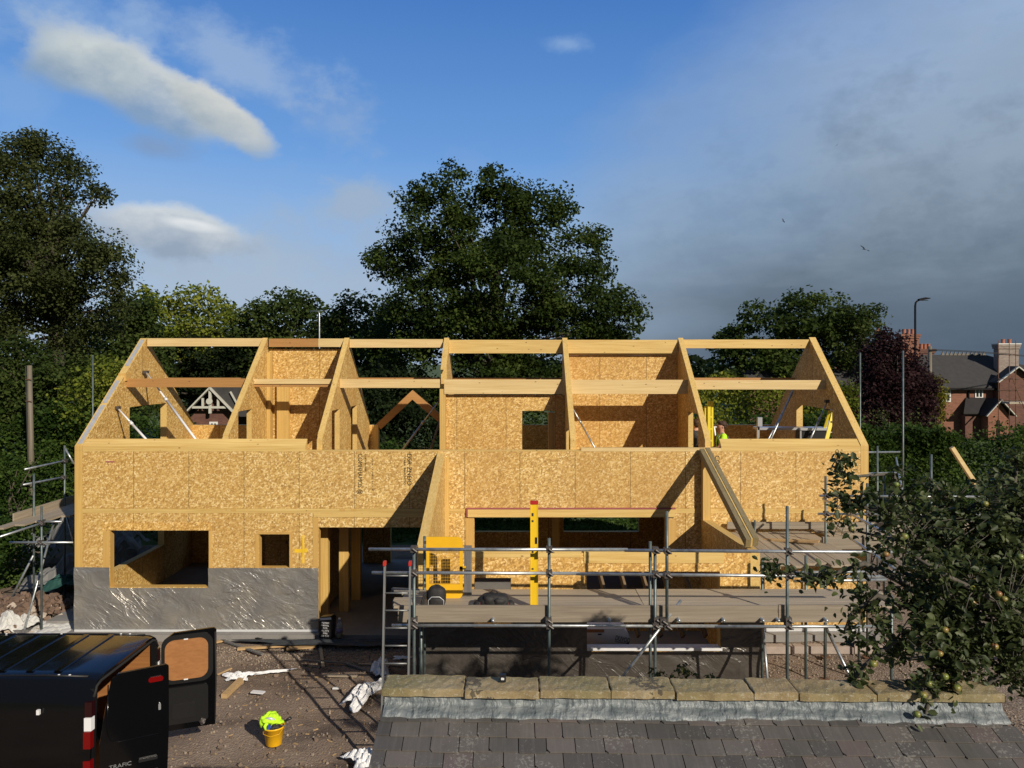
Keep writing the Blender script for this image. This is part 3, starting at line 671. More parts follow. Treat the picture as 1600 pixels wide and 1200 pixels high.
sheet('silver_membrane', 'foil_edge', 4.3, XR, .0, .14, F0-.012, (), .012, (40, 6))
# stamped lettering and marks on the boards
def stamp(px, py0, py1, body, w, m='ink'):
    text('board_stamp', body, m, H, (X(px), F0-.006, (Z(py0)+Z(py1))/2), w, (R(90), R(90), 0), .0008, Z(py0)-Z(py1))
stamp(562.5, 709, 772, 'COMHHAMOS @', .135); stamp(571, 709, 736, 'OSB 3 EN300', .05); stamp(582, 716, 766, 'S2 4 17 MEZ 21 CE', .04, 'ink_faint')
stamp(639.5, 709, 758, 'DSR ZNEIO', .13); stamp(632.5, 714, 758, 'CHA BARSCIO', .05, 'ink'); stamp(1120.5, 712, 746, 'COMHH', .13)
stamp(1307.5, 702, 770, 'COMHHAMOS @', .10); stamp(1315, 702, 738, 'OSB 3 EN', .04, 'ink_faint')
b = B(); b.box(X(165), X(179), F0-.005, F0-.001, Z(722.5), Z(720.5)); b.build('crayon_mark', 'pink_trim', H)
b = B(); b.box(X(472.4), X(475.6), F0-.004, F0-.001, Z(880), Z(836)); b.box(X(460), X(472.2), F0-.004, F0-.001, Z(863.5), Z(858)); b.box(X(475.8), X(480), F0-.004, F0-.001, Z(863), Z(857)); b.build('sprayed_mark', 'spray_yellow', H)

# concrete slab and the pale footing blocks
b = B(); b.box(XL-.12, XR+.2, 16.47, 22.8, -.16, -.006); b.box(-1.85, 4.4, 13.05, 16.468, -.16, -.006)
tag(rebase(b.build('concrete_slab', 'concrete'), (-.9, 19, -.16)), kind='structure')
b = B()
for i in range(5): b.box(5.15+i*.62, 5.74+i*.62, 15.78+.01*(i % 2), 15.95, -.15, .0)
tag(rebase(b.build('footing', 'pink_block'), (6, 15.8, -.15)), kind='structure')

# ------------------------------------------------------------------ wall props
def prop(p, q, label, r=.028, m='white_pipe'):
    p, q = Vector(p), Vector(q); t = thing('wall_prop', tuple(q), label, 'prop', 'push-pull props bracing the panels')
    mid = p.lerp(q, .42)
    b = B(); b.tube(p, mid, r*.72, 10); b.build('inner_tube', m, t, True)
    b = B(); b.tube(mid, q, r, 10); b.tube(mid-(q-p).normalized()*.05, mid+(q-p).normalized()*.05, r*1.35, 10); b.build('outer_tube', m, t, True)
    for (e, o) in ((p, 1), (q, -1)):
        b = B(); b.box(e.x-.06, e.x+.06, e.y-.05, e.y+.05, e.z-.035, e.z+.035); b.build('end_plate', 'coupler_steel', t)
    return t
prop((XL+.2, 18.1, 5.83-70*18.1/1200), W(236, 695, 17.5), 'pale steel prop nearest the left gable, shorter of its pair')
prop((XL+.25, 19.4, 5.9-.3), W(308, 690, 17.3), 'long white prop leaning from high on the left gable')
prop(W(688, 624, 20.6), W(622, 712, 20.2), 'grey steel prop slanting down to the left inside the little dormer', .028, 'galv')
prop(W(886, 622, 19.4), W(936, 712, 18.4), 'thin dark grey prop in the middle room, foot towards the right', .022, 'galv')
prop(W(1261, 563, 20.9), W(1200, 696, 18.8), 'grey prop leaning from high on the right gable', .024, 'galv')
prop(W(1293, 627, 18.4), W(1262, 695, 17.9), 'short grey prop beside the right gable window', .024, 'galv')
prop(W(1240, 612, 21.6), W(1190, 706, 20.6), 'thin grey prop behind the working platform', .018, 'galv')
# diagonal dark brace seen in the dormer
b = B(); b.beam(W(688, 656, 21.6), W(668, 716, 21.2), .11, .05, (1, 0, 0)); o = b.build('timber_brace', 'timber_weathered')
tag(rebase(o, W(668, 716, 21.2)), 'dark perforated brace board leaning in the dormer opening', 'brace')

# ------------------------------------------------------------------ scaffolds
TR = .0242
def coupler(bl, x, y, z): bl.box(x-.045, x+.045, y-.055, y+.055, z-.045, z+.045); bl.tube((x-.01, y-.075, z+.02), (x+.06, y-.075, z-.03), .014, 6)
def scaffold(name, base, label, standards, ledgers, boards, braces=(), mat='galv'):
    t = thing(name, base, label, 'scaffold')
    for (x, y, z0, z1) in standards:
        b = B(); b.tube((x, y, z0), (x, y, z1), TR, 10); b.build('standard', 'galv_old' if mat == 'galv' else mat, t, True)
        if z0 < .2:
            b = B(); b.box(x-.08, x+.08, y-.08, y+.08, z0-.005, z0+.006); b.build('base_plate', 'rust', t)
    for (p, q) in ledgers:
        b = B(); b.tube(p, q, TR, 10); b.build('ledger', mat, t, True)
        p, q = Vector(p), Vector(q)
        for (x, y, z0, z1) in standards:      # couplers where a ledger passes a standard
            d = q-p; k = ((x-p.x)*d.x+(y-p.y)*d.y)/max(1e-6, d.x*d.x+d.y*d.y)
            if -.02 < k < 1.02:
                c = p+d*k
                if abs(c.x-x)+abs(c.y-y) < .13 and z0 < c.z < z1:
                    bb = B(); coupler(bb, (x+c.x)/2, (y+c.y)/2, c.z); bb.build('coupler', 'coupler_steel', t)
    for (p, q) in braces:
        b = B(); b.tube(p, q, TR, 10); b.build('brace', mat, t, True)
    for i, (nm, m, args) in enumerate(boards):
        b = B(); b.box(*args); b.build(nm, m, t)
    return t
YF = 11.75
def xf(px, D=YF): return (px-VX)*D/FPX
rr = random.Random(3)
bo = []
y = 12.10
for k in range(4):       # deck boards laid along X, in two lengths
    for (x0, x1) in ((xf(610)+rr.uniform(-.06, .1), 2.05), (2.06, 6.1+rr.uniform(-.1, .1))):
        bo.append(('board', 'timber_board', (x0, x1, y, y+.222, 1.962+rr.uniform(-.004, .004), 2.0+rr.uniform(-.003, .004))))
    y += .228
bo.append(('toe_board', 'timber_toe', (xf(621), xf(1217), 11.80, 11.838, 1.845, 2.10)))
bo.append(('toe_board', 'timber_toe', (xf(1219), xf(1345), 11.812, 11.85, 1.84, 2.105)))
bo.append(('board', 'timber_board', (xf(665), xf(1330), 11.86, 12.09, 1.962, 2.0)))
st = [(xf(647), YF, -.1, Z(854, YF)), (xf(858), YF, -.1, Z(841, YF)), (xf(1023.5), YF, -.1, Z(855, YF)), (xf(1016, 11.9), 11.9, -.1, Z(846, 11.9)), (xf(1042, 11.7), 11.7, 1.75, Z(799, 11.7)),
      (xf(1230), YF, -.1, Z(791, YF)), (xf(663, 12.95), 12.98, -.1, Z(838, 12.98)), (xf(1191, 12.98), 12.98, -.1, Z(873, 12.98)), (xf(658, 12.3), 12.3, -.1, 1.85),
      (xf(1259, 12.98), 12.98, -.1, Z(868, 12.98)), (xf(1289, 14.4), 14.4, -.1, 2.0), (xf(1342, 14.6), 14.6, -.1, 1.9), (xf(1393, 12.3), 12.3, -.1, 2.1)]
lg = [((xf(577), YF-.05, Z(857, YF)), (xf(980), YF-.05, Z(857.5, YF))), ((xf(975), YF-.055, Z(858.5, YF)), (xf(1545), YF-.055, Z(862.5, YF))),
      ((xf(582), YF-.05, Z(893.5, YF)), (xf(905), YF-.05, Z(894.5, YF))), ((xf(900), YF-.052, Z(895, YF)), (xf(1385), YF-.052, Z(900, YF))),
      ((xf(613), YF-.05, Z(975.5, YF)), (xf(1120), YF-.05, Z(976.5, YF))), ((xf(1115), YF-.055, Z(977, YF)), (xf(1380), YF-.055, Z(977, YF)))]
for px in (648, 770, 856, 952, 1028, 1060, 1130, 1191, 1215, 1232, 1290):      # transoms, their open ends towards the viewer
    lg.append(((xf(px), YF-.06, 1.90), (xf(px), 12.98, 1.90)))
br = [(W(1064, 938, 11.9), W(960, 1075, 11.4)), (W(1289, 977, 12.2), W(1345, 1092, 11.6)), (W(1192, 977, 12.8), W(1200, 1075, 12.2))]
sc1 = scaffold('front_scaffold', (1.5, 12.3, -.1), 'tube and board scaffold running along the projecting bay', st, lg, bo, br)
# weathered gate post board and the second scaffold on the right
b = B(); b.box(X(725, 12.6), X(737, 12.6), 12.60, 12.64, 2.0, Z(853, 12.6)); tag(rebase(b.build('weathered_post', 'timber_weathered'), (X(731, 12.6), 12.6, 2.0)), 'grey weathered scaffold board standing upright beside the yellow gate', 'board')
bo = []
x = 4.55
for k in range(8):
    bo.append(('board', 'timber_board_y', (x, x+.222, 13.75+rr.uniform(-.15, .25), 16.6+rr.uniform(-.1, .05), 2.15+rr.uniform(-.004, .004), 2.19+rr.uniform(-.004, .006)))); x += .232
for k in range(4):
    bo.append(('board', 'timber_board', (6.45+rr.uniform(-.2, .1), 11.2, 15.62+k*.23, 15.84+k*.23, 2.2+.004*k, 2.24+.004*k)))
bo.append(('toe_board', 'timber_toe', (6.25, 11.0, 15.57, 15.61, 2.05, 2.30))); bo.append(('toe_board', 'timber_toe', (4.6, 11.0, 16.55, 16.59, 2.25, 2.40)))
st = [(X(1290, 15.5), 15.5, -.1, Z(744, 15.5)), (X(1355, 15.5), 15.5, -.1, Z(755, 15.5)), (X(1179.5, 16.5), 16.5, -.1, Z(813, 16.5)), (X(1381, 16.3), 16.3, -.1, Z(740, 16.3)),
      (X(1455, 15.5), 15.5, -.1, Z(710, 15.5)), (X(1570, 15.5), 15.5, -.1, Z(735, 15.5)), (X(1371, 19.5), 19.5, -.1, Z(697, 19.5)), (X(1411, 20.5), 20.5, -.1, Z(548, 20.5)), (X(1344, 23.4), 23.4, -.1, Z(551, 23.4))]
lg = [((X(1279, 15.5), 15.45, Z(774, 15.5)), (X(1598, 15.5), 15.45, Z(776, 15.5))), ((X(1277, 15.5), 15.45, Z(802, 15.5)), (X(1590, 15.5), 15.45, Z(804, 15.5))),
      ((7.9, 15.6, 3.14), (10.2, 20.5, 3.3)), ((7.9, 19.5, 3.55), (10.3, 20.5, 3.45)), ((7.9, 19.5, 3.0), (10.3, 20.5, 2.9)), ((X(1286, 15.4), 15.4, 3.1), (X(1425, 11.8), 11.8, 3.0)), ((X(1286, 15.4), 15.4, 2.7), (X(1400, 12), 12, 2.6)),
      ((X(1240, 13.8), 13.8, Z(908, 13.8)), (X(1385, 13.8), 13.8, Z(906, 13.8))), ((4.5, 14.1, 2.12), (6.5, 14.1, 2.12)), ((4.5, 16.0, 2.12), (6.5, 16.0, 2.12)), ((X(1185, 13.5), 13.5, Z(895, 13.5)), (X(1400, 13.5), 13.5, Z(893, 13.5)))]
scaffold('side_scaffold', (7.2, 15.5, -.1), 'grey tube scaffold with boarded deck at the right end of the house', st, lg, bo, [])
# loose timbers on that deck
def plank(p, q, w, h, label, m='timber_offcut', name='loose_timber', cat='timber', up=(0, 0, 1), group=None):
    b = B(); b.beam(p, q, w, h, up); o = b.build(name, m); tag(rebase(o, (Vector(p)+Vector(q))/2), label, cat, group); return o
plank(W(1185, 843, 15.9), W(1280, 846, 15.3), .16, .03, 'thin pale batten lying across the side scaffold deck', 'timber_offcut')
plank(W(1487, 699, 15.75), W(1579, 841, 15.66), .10, .075, 'long new yellow timber leaning up from the right hand deck above the apple tree', 'timber_pale')
plank(W(1440, 801, 15.9), W(1457, 789, 15.6), .12, .1, 'short pale block on the right deck behind the leaves')
plank((8.3, 15.9, 2.42), (10.4, 15.75, 2.28), .14, .12, 'brown beam lying on the right hand deck behind the apple tree', 'timber_greenish')
# bundle of three treated rafters leaning on the wall plate
t = thing('rafter_bundle', (4.16, 13.35, 2.62), 'bundle of greenish treated rafters leaning from the bay to the wall plate', 'rafters')
for k, m in enumerate(('timber_greenish', 'timber_y', 'timber_greenish')):
    w = (.085, .03, .095)[k]; dx = (-.066, -.005, .062)[k]
    b = B(); b.beam((4.13+dx, 16.66, 3.90+.01*k), (4.13+dx, 13.32, 2.70+.01*k), w, .16); b.build('rafter', m, t)
# ladder in front of the left end
t = thing('ladder', (X(620, 11.45), 11.5, -.12), 'aluminium ladder with red caps tied to the left end of the scaffold', 'ladder')
LT = Z(884, 11.6)
for px in (600, 640):
    b = B(); b.beam((X(px, 11.45), 11.2, -.12), (X(px, 11.6), 11.68, LT), .07, .026, (1, 0, 0)); b.build('stile', 'ladder_alu', t)
    b = B(); b.box(X(px, 11.6)-.02, X(px, 11.6)+.02, 11.62, 11.72, LT-.01, LT+.05); b.build('end_cap', 'red_plastic', t)
z = .1
while z < LT-.05:
    k = (z+.12)/(LT+.12); yy = 11.2+(.48)*k
    b = B(); b.tube((X(600, 11.45), yy, z), (X(640, 11.5), yy, z), .013, 8); b.build('rung', 'ladder_alu', t, True); z += .25
# yellow ladder gate
t = thing('safety_gate', (X(695, 12.5), 12.5, 2.0), 'yellow steel mesh safety gate closed across the scaffold deck', 'gate')
def rrect(x0, x1, z0, z1, r, y, c=(1, 1, 1, 1), n=6):
    pts = []
    for (cx, cz, a0, k) in ((x1-r, z1-r, 0, c[0]), (x0+r, z1-r, 90, c[1]), (x0+r, z0+r, 180, c[2]), (x1-r, z0+r, 270, c[3])):
        if k:
            for i in range(n+1):
                a = R(a0+90*i/n); pts.append((cx+r*math.cos(a), y, cz+r*math.sin(a)))
        else: pts.append((cx+(r if a0 in (0, 270) else -r), y, cz+(r if a0 in (0, 90) else -r)))
    return pts
gx0, gx1 = X(666, 12.5), X(723, 12.5)
b = B(); b.prism(rrect(gx0, gx1, Z(857, 12.5), Z(839, 12.5), .1, 12.50, (1, 0, 0, 0)), (0, .03, 0)); b.build('top_panel', 'yellow_paint', t)
b = B(); b.prism(rrect(gx0, gx1, Z(936, 12.5), Z(913, 12.5), .1, 12.50, (0, 0, 0, 1)), (0, .03, 0)); b.build('kick_panel', 'yellow_paint', t)
b = B(); b.box(gx0, gx0+.05, 12.50, 12.53, Z(913, 12.5), Z(857, 12.5)); b.box(gx1-.05, gx1, 12.50, 12.53, Z(913, 12.5), Z(857, 12.5)); b.box(gx1-.05, gx1+.05, 12.50, 12.53, Z(890, 12.5), Z(885, 12.5)); b.build('frame', 'yellow_paint', t)
b = B()
xx = gx0+.07
while xx < gx1-.06: b.tube((xx, 12.515, Z(912, 12.5)), (xx, 12.515, Z(858, 12.5)), .0016, 5); xx += .04
zz = Z(912, 12.5)
while zz < Z(858, 12.5): b.tube((gx0+.05, 12.515, zz), (gx1-.05, 12.515, zz), .0022, 5); zz += .05
b.build('mesh', 'yellow_paint', t)
b = B(); b.box(gx0-.05, gx0-.005, 12.49, 12.54, Z(850, 12.5), Z(846, 12.5)); b.box(gx0-.05, gx0-.005, 12.49, 12.54, Z(918, 12.5), Z(914, 12.5)); b.build('hinge', 'coupler_steel', t)
# long yellow straight edge
t = thing('spirit_level', (X(835, 11.95), 11.93, 2.0), 'tall yellow spirit level with red end cap propped upright at the guard rail', 'spirit level')
lx0, lx1 = X(828.6, 11.95), X(840.6, 11.95); zt = Z(783, 11.9)
b = B(); b.box(lx0, lx1, 11.92, 11.945, 2.0, zt-.055); b.box(lx0, lx0+.012, 11.914, 11.95, 2.0, zt-.055); b.box(lx1-.012, lx1, 11.914, 11.95, 2.0, zt-.055); b.build('body', 'yellow_level', t)
b = B(); b.box(lx0-.002, lx1+.002, 11.912, 11.952, zt-.055, zt); b.build('end_cap', 'red_cap', t)
b = B(); b.box(lx1-.045, lx1-.015, 11.912, 11.919, Z(850, 11.9), Z(840, 11.9)); b.build('vial', 'black_plastic', t)
b = B()
for (z, s) in ((3.45, .05), (3.36, .03), (2.88, .035), (2.62, .025)): b.box(lx0+.02, lx0+.05, 11.916, 11.9195, z, z+s)
b.build('printed_marks', 'ink', t)
# backpack
t = thing('backpack', (X(681, 12.0), 12.02, 2.0), 'black backpack with pale piping slumped on the deck by the gate', 'backpack')
c = W(682, 928, 12.02)
b = B(); b.blob((c.x, c.y, 2.17), (.15, .12, .18), .75, 22, 14, .05, seed=1, flat=-.17); b.build('body', 'black_fabric', t, True)
b = B(); b.blob((c.x+.01, c.y-.10, 2.10), (.12, .05, .10), .7, 18, 10, .04, seed=2); b.build('front_pocket', 'black_fabric', t, True)
b = B(); b.path([(c.x-.11, c.y-.12, 2.03), (c.x-.115, c.y-.12, 2.15), (c.x-.06, c.y-.13, 2.205), (c.x+.06, c.y-.13, 2.205), (c.x+.125, c.y-.12, 2.15), (c.x+.12, c.y-.12, 2.03)], .006, 6); b.build('piping', 'reflective', t, True)
for s in (0, 1):
    b = B(); b.path([(c.x-.08-.03*s, c.y+.02, 2.30-.04*s), (c.x-.16-.03*s, c.y-.02, 2.2), (c.x-.21-.02*s, c.y-.04, 2.08), (c.x-.19, c.y-.05, 2.015)], .016, 6); b.build('strap', 'black_fabric', t, True)
# tool bag
t = thing('tool_bag', (X(772, 12.0), 12.02, 2.0), 'black holdall with red trim lying flat on the scaffold deck', 'bag')
c = W(772, 934, 12.02)
b = B(); b.blob((c.x, c.y, 2.10), (.25, .13, .13), .8, 26, 14, .06, seed=5, flat=-.10); b.build('body', 'black_fabric', t, True)
b = B(); b.blob((c.x-.08, c.y-.06, 2.14), (.10, .08, .085), .8, 14, 8, .14, seed=31); b.blob((c.x+.09, c.y-.07, 2.12), (.11, .07, .07), .8, 14, 8, .14, .3, seed=32); b.build('flap', 'black_fabric', t, True)
b = B(); b.path([(c.x-.08, c.y, 2.20), (c.x-.03, c.y, 2.265), (c.x+.04, c.y, 2.26), (c.x+.08, c.y, 2.20)], .011, 6); b.build('handle', 'black_fabric', t, True)
for s in (-1, 1):
    b = B(); b.blob((c.x+s*.25, c.y-.02, 2.06), (.07, .08, .06), .8, 14, 8, .05, seed=6+s); b.build('side_pocket', 'black_fabric', t, True)
    b = B(); b.box(c.x+s*.215, c.x+s*.222, c.y-.115, c.y-.06, 2.01, 2.11); b.build('trim', 'pink_trim', t)
# small bits on the deck
plank(W(612, 921, 12.4), W(655, 923, 12.4), .10, .035, 'thin dark board end on the deck behind the ladder', 'timber_weathered')

# ------------------------------------------------------------------ things at the passage door
t = thing('product_sack', (X(511, 16.25), 16.3, 0), 'black printed sack standing against the door jamb', 'sack')
sx = X(510, 16.3)
b = B(); b.prism([(sx-.15, 16.28, 0.0), (sx+.13, 16.22, 0.0), (sx+.15, 16.24, .42), (sx+.10, 16.25, .47), (sx-.14, 16.3, .43)], (.04, .15, 0)); b.build('sack_body', 'black_plastic', t)
for (i, s) in enumerate(('PREMIUM', 'HARDWALL', 'FOR', 'ALL SITE', 'WORKS', '25 KG')):
    text('printed_text', s, 'white_print', t, (sx-.01, 16.236, .33-.055*i), .05, (R(90), 0, R(-12)), .002, .17 if i not in (2, 4) else .10)
b = B(); b.beam((sx-.13, 16.27, .40), (sx+.12, 16.225, .43), .045, .004, (0, 1, 0)); b.build('printed_band', 'white_print', t)
t = thing('clear_bottle', (X(530, 16.3), 16.3, 0), 'clear plastic bottle of yellowish liquid beside the printed sack', 'bottle')
bx = X(530.5, 16.3)
b = B(); b.lathe([(.055, .0), (.068, .02), (.07, .26), (.05, .32), (.022, .36), (.022, .39)], bx, 16.3, 18); b.build('bottle_body', 'clear_bottle', t, True)
b = B(); b.lathe([(.058, .008), (.062, .02), (.064, .14)], bx, 16.3, 18); b.build('liquid', 'liquid', t, True)
b = B(); b.lathe([(.0715, .12), (.0715, .2)], bx, 16.3, 18); b.build('label', 'label_purple', t, True)
b = B(); b.lathe([(.026, .385), (.026, .415)], bx, 16.3, 14); b.build('cap', 'white_plastic', t, True)
# wrapped white pack inside the bay
t = thing('wrapped_pack', (X(950, 13.9), 13.9, 0), 'white film wrapped pack with brown tape behind the bay opening', 'pack')
px0, px1 = X(905, 13.6), X(984, 13.6); zt = Z(982, 13.6)
b = B(); b.prism([(px0, 13.6, 0), (px1, 13.6, 0), (px1+.01, 13.6, .95), (px1-.03, 13.6, zt-.08), (px1-.12, 13.6, zt), (px0, 13.6, zt)], (0, .6, 0)); b.build('pack_body', 'white_plastic', t)
b = B(); b.box(px0+.1, X(944, 13.6), 13.59, 13.599, Z(988, 13.6), Z(983.5, 13.6)); b.build('tape', 'ply', t)
text('printed_text', 'DUVOD', 'ink', t, (X(973, 13.6), 13.594, Z(999, 13.6)), .12, (R(90), R(12), 0), .001, .26)
text('printed_text', 'insulation', 'ink_blue', t, (X(971, 13.6), 13.594, Z(1003.5, 13.6)), .05, (R(90), R(12), 0), .001, .22)
b = B(); b.box(X(979, 13.6), X(983, 13.6), 13.590, 13.599, Z(1008, 13.6), Z(1004.5, 13.6)); b.box(X(934, 13.6), X(940, 13.6), 13.590, 13.599, Z(992, 13.6), Z(990, 13.6)); b.build('printed_label', 'ink_blue', t)

# ================================================================== VAN (axis along X, rear towards +X)
GZ = -.15
t = thing('van', (-7.9, 10.55, GZ), 'glossy black panel van with both rear doors swung open', 'van')
VXR = -5.32                       # rear plane
Ya, Yb = 9.62, 11.56              # near and far side at the waist
# body shell: cross sections along X, open at the rear
def vsec(x, k=1.0, zroof=1.82, inset=0.0):
    zr = GZ+(zroof-GZ)*k
    half = [(Ya+.03, GZ+.28), (Ya, GZ+.45), (Ya, GZ+.95), (Ya+.015, GZ+1.15), (Ya+.055, GZ+1.55), (Ya+.10, zr-.13), (Ya+.135, zr-.05), (Ya+.20, zr-.008), (Ya+.35, zr+.012)]
    m = Ya+Yb
    pts = half+[(m-y, z) for (y, z) in reversed(half)]
    c = ((Ya+Yb)/2, GZ+1)
    return [(x, y+(c[0]-y)*inset, z+(c[1]-z)*inset) for (y, z) in pts]
b = B(); xs = [(-10.6, 1.82, 0), (-9.4, 1.825, 0), (-8.0, 1.83, 0), (-6.6, 1.83, 0), (-5.75, 1.825, 0), (-5.38, 1.81, 0), (VXR, 1.795, .008)]
secs = [vsec(x, 1, z, i) for (x, z, i) in xs]; n = len(secs[0]); vs = [p for s in secs for p in s]; fs = []
for i in range(len(secs)-1):
    for k in range(n-1): fs.append((i*n+k, i*n+k+1, (i+1)*n+k+1, (i+1)*n+k))
b.add(vs, fs); inner = [vsec(x, 1, z, .05) for (x, z, i) in xs]
b.add([p for s in inner for p in s], [tuple(reversed(f)) for f in fs], 1)
r0 = vsec(VXR, 1, 1.795, .008); r1 = vsec(VXR, 1, 1.795, .05)
b.add(r0+r1, [(k, k+1, n+k+1, n+k) for k in range(n-1)])
body = b.build('body', ['van_paint', 'ply'], t, True, fix=False)
b = B(); b.box(-11.3, VXR-.01, Ya+.05, Yb-.05, GZ+.3, GZ+.42); b.build('load_floor', 'ply', t)
b = B(); b.box(-10.65, -10.6, Ya+.05, Yb-.05, GZ+.42, 1.78); b.build('bulkhead', 'van_inner', t)
# cab: windscreen and bonnet beyond the frame
b = B(); b.prism([(-10.6, Ya+.12, 1.8), (-11.0, Ya+.12, 1.77), (-11.9, Ya+.06, 1.0), (-12.45, Ya+.05, .75), (-12.6, Ya+.05, .15), (-10.6, Ya+.02, .15)], (0, Yb-Ya-.2, 0)); b.build('cab', 'van_paint', t)
b = B(); b.prism([(-11.02, Ya+.2, 1.76), (-11.88, Ya+.15, 1.03), (-11.88, Yb-.15, 1.03), (-11.02, Yb-.2, 1.76)], (-.02, 0, .015)); b.build('windscreen', 'glass_dark', t)
# roof ribs pressed across the roof, and gutters
b = B()
for i in range(11):
    x = -5.95-i*.36
    b.prism([(x, Ya+.30, 1.842), (x+.10, Ya+.30, 1.842), (x+.085, Ya+.30, 1.853), (x+.015, Ya+.30, 1.853)], (0, Yb-Ya-.60, 0))
b.build('roof_rib', 'van_paint', t)
for (y, s) in ((Ya+.215, 1), (Yb-.215, -1)):
    b = B(); b.path([(-10.6, y, 1.815), (-6, y, 1.825), (-5.45, y, 1.815)], .014, 6); b.build('gutter', 'van_inner', t, True)
b = B()
for px, py in ((92, 1053.5), (109, 1053.5), (10, 993), (96, 993.5), (189, 992), (203, 992)):
    D = 9.84 if py > 1000 else 11.33; p = W(px, py, D); b.blob((p.x, p.y, 1.832), (.018, .012, .008), 1, 8, 6)
b.build('roof_plug', 'white_plastic', t)
# rear frame posts and sill
for (y0, y1) in ((Ya+.02, Ya+.10), (Yb-.10, Yb-.02)):
    b = B(); s = 1 if y0 < 10.5 else -1
    b.prism([(VXR-.06, y0, GZ+.35), (VXR-.06, y1, GZ+.35), (VXR-.06, y1+s*.09, 1.70), (VXR-.06, y0+s*.09, 1.70)], (.065, 0, 0)); b.build('door_frame', 'van_inner', t)
b = B(); b.path([(VXR+.004, Ya+.10, 1.60), (VXR+.004, Ya+.16, 1.71), (VXR+.004, Ya+.26, 1.745), (VXR+.004, Yb-.26, 1.745), (VXR+.004, Yb-.16, 1.71), (VXR+.004, Yb-.10, 1.60)], .018, 8); b.build('door_seal', 'rubber', t, True)
b = B(); b.box(VXR-.03, VXR+.09, Ya+.03, Yb-.03, GZ+.28, GZ+.50); b.build('bumper', 'black_plastic', t)
# side trim line, marker lamps, cut lines
b = B(); b.box(-10.6, -6.15, Ya-.012, Ya+.0, GZ+.70, GZ+.735); b.build('side_trim', 'black_plastic', t)
b = B(); b.prism([(-6.05, Ya+.001, GZ+.5), (-5.42, Ya+.001, GZ+.5), (-5.42, Ya+.001, GZ+.72), (-6.05, Ya+.001, GZ+.72)], (0, -.006, 0)); b.build('lower_trim', 'black_plastic', t)
p = W(61, 1112, 9.66); b = B(); b.box(p.x-.018, p.x+.018, 9.63, 9.665, p.z-.03, p.z+.03); b.build('side_lamp', 'lamp_clear', t)
# tail lamp clusters at the corner: clear above red
for (ys, s) in ((Ya, 1), (Yb, -1)):
    for (z0, z1, mt, nm) in ((1.375, 1.56, 'lamp_smoke', 'tail_lamp'), (1.205, 1.37, 'lamp_clear', 'reversing_lamp'), (.99, 1.20, 'lamp_red', 'tail_lamp'), (.70, .84, 'lamp_red', 'reflector')):
        b = B(); lo = .0+max(0, (z0-GZ-1.1))*.09
        b.prism([(VXR-.075, ys-s*.008+s*lo, z0), (VXR+.012, ys-s*.004+s*lo, z0), (VXR+.018, ys+s*.07+s*lo, z0), (VXR-.05, ys+s*.08+s*lo, z0)], (0, 0, z1-z0)); 
        b.build(nm, mt if mt in MATS else 'red_cap', t)
# wheels
for (x, y) in ((-6.3, Ya+.12), (-6.3, Yb-.12), (-10.9, Ya+.12), (-10.9, Yb-.12)):
    b = B(); b.path([(x, y-.10, GZ+.33), (x, y-.085, GZ+.33), (x, y+.085, GZ+.33), (x, y+.10, GZ+.33)], [.29, .33, .33, .29], 28); w = b.build('wheel', 'rubber', t, True)
    b = B(); b.path([(x, y-.108, GZ+.33), (x, y+.108, GZ+.33)], [.2, .2], 20); b.build('rim', 'coupler_steel', w, True)
# doors: local frame u = along the door from its hinge, v = up, n = outer face
def door(hx, hy, ang, outer_sign, name_extra):
    """ang: direction of the door leaf from the hinge. outer_sign: +1 if the outer skin is on the left of that direction"""
    u = Vector((math.cos(ang), math.sin(ang), 0)); nrm = Vector((-u.y, u.x, 0))*outer_sign
    h = Vector((hx, hy, 0)); P = lambda a, z, o=0: h+u*a+nrm*o+Vector((0, 0, z))
    def leanp(a, z):              # the leaf leans in with the body side above the waist
        return a+.09*max(0, (z-.9))/.9*(1-a/.8)
    ol = [(0, .33), (.80, .33), (.82, 1.0), (.82, 1.77), (.78, 1.80), (.15, 1.785), (.06, 1.72), (.02, 1.3), (0, .9)]
    b = B(); b.prism([P(leanp(a, z), z) for (a, z) in ol], nrm*.045); d = b.build('rear_door', 'van_paint', t)
    return d, P
# far leaf: inner face towards the viewer with a ply panel
dr, P = door(-5.30, 11.42, math.atan2(11.72-11.42, .80), 1, '')
def plate_on(P, outline, o0, o1, name, m, par, leaf=True):
    b = B(); f = [P(a, z, o0) for (a, z) in outline]; g = P(0, 0, o1)-P(0, 0, o0); b.prism(f, g); return b.build(name, m, par)
def rr2(a0, a1, z0, z1, r, n=6):
    return [(x, z) for (x, _, z) in rrect(a0, a1, z0, z1, r, 0, n=n)]
plate_on(P, rr2(.05, .77, 1.02, 1.75, .16), -.012, -.001, 'window_surround', 'van_inner', dr)
plate_on(P, rr2(.10, .70, 1.08, 1.68, .13), -.022, -.0125, 'ply_panel', 'ply', dr)
plate_on(P, rr2(.08, .70, .42, .97, .05), -.02, -.001, 'trim_panel', 'van_inner', dr)
plate_on(P, rr2(.20, .52, .50, .72, .03), -.03, -.0205, 'pocket', 'black_plastic', dr)
plate_on(P, rr2(.36, .42, 1.672, 1.69, .005), -.026, -.0225, 'clip', 'white_plastic', dr); plate_on(P, rr2(.36, .42, 1.07, 1.088, .005), -.026, -.0225, 'clip', 'white_plastic', dr)
b = B(); b.path([P(.795, .4, -.01), P(.81, 1.0, -.01), P(.80, 1.74, -.01)], .012, 6); b.build('seal', 'rubber', dr, True)
b = B(); b.blob(P(.62, .42, -.04), (.05, .03, .05), 1, 10, 8, .2); b.build('latch', 'coupler_steel', dr)
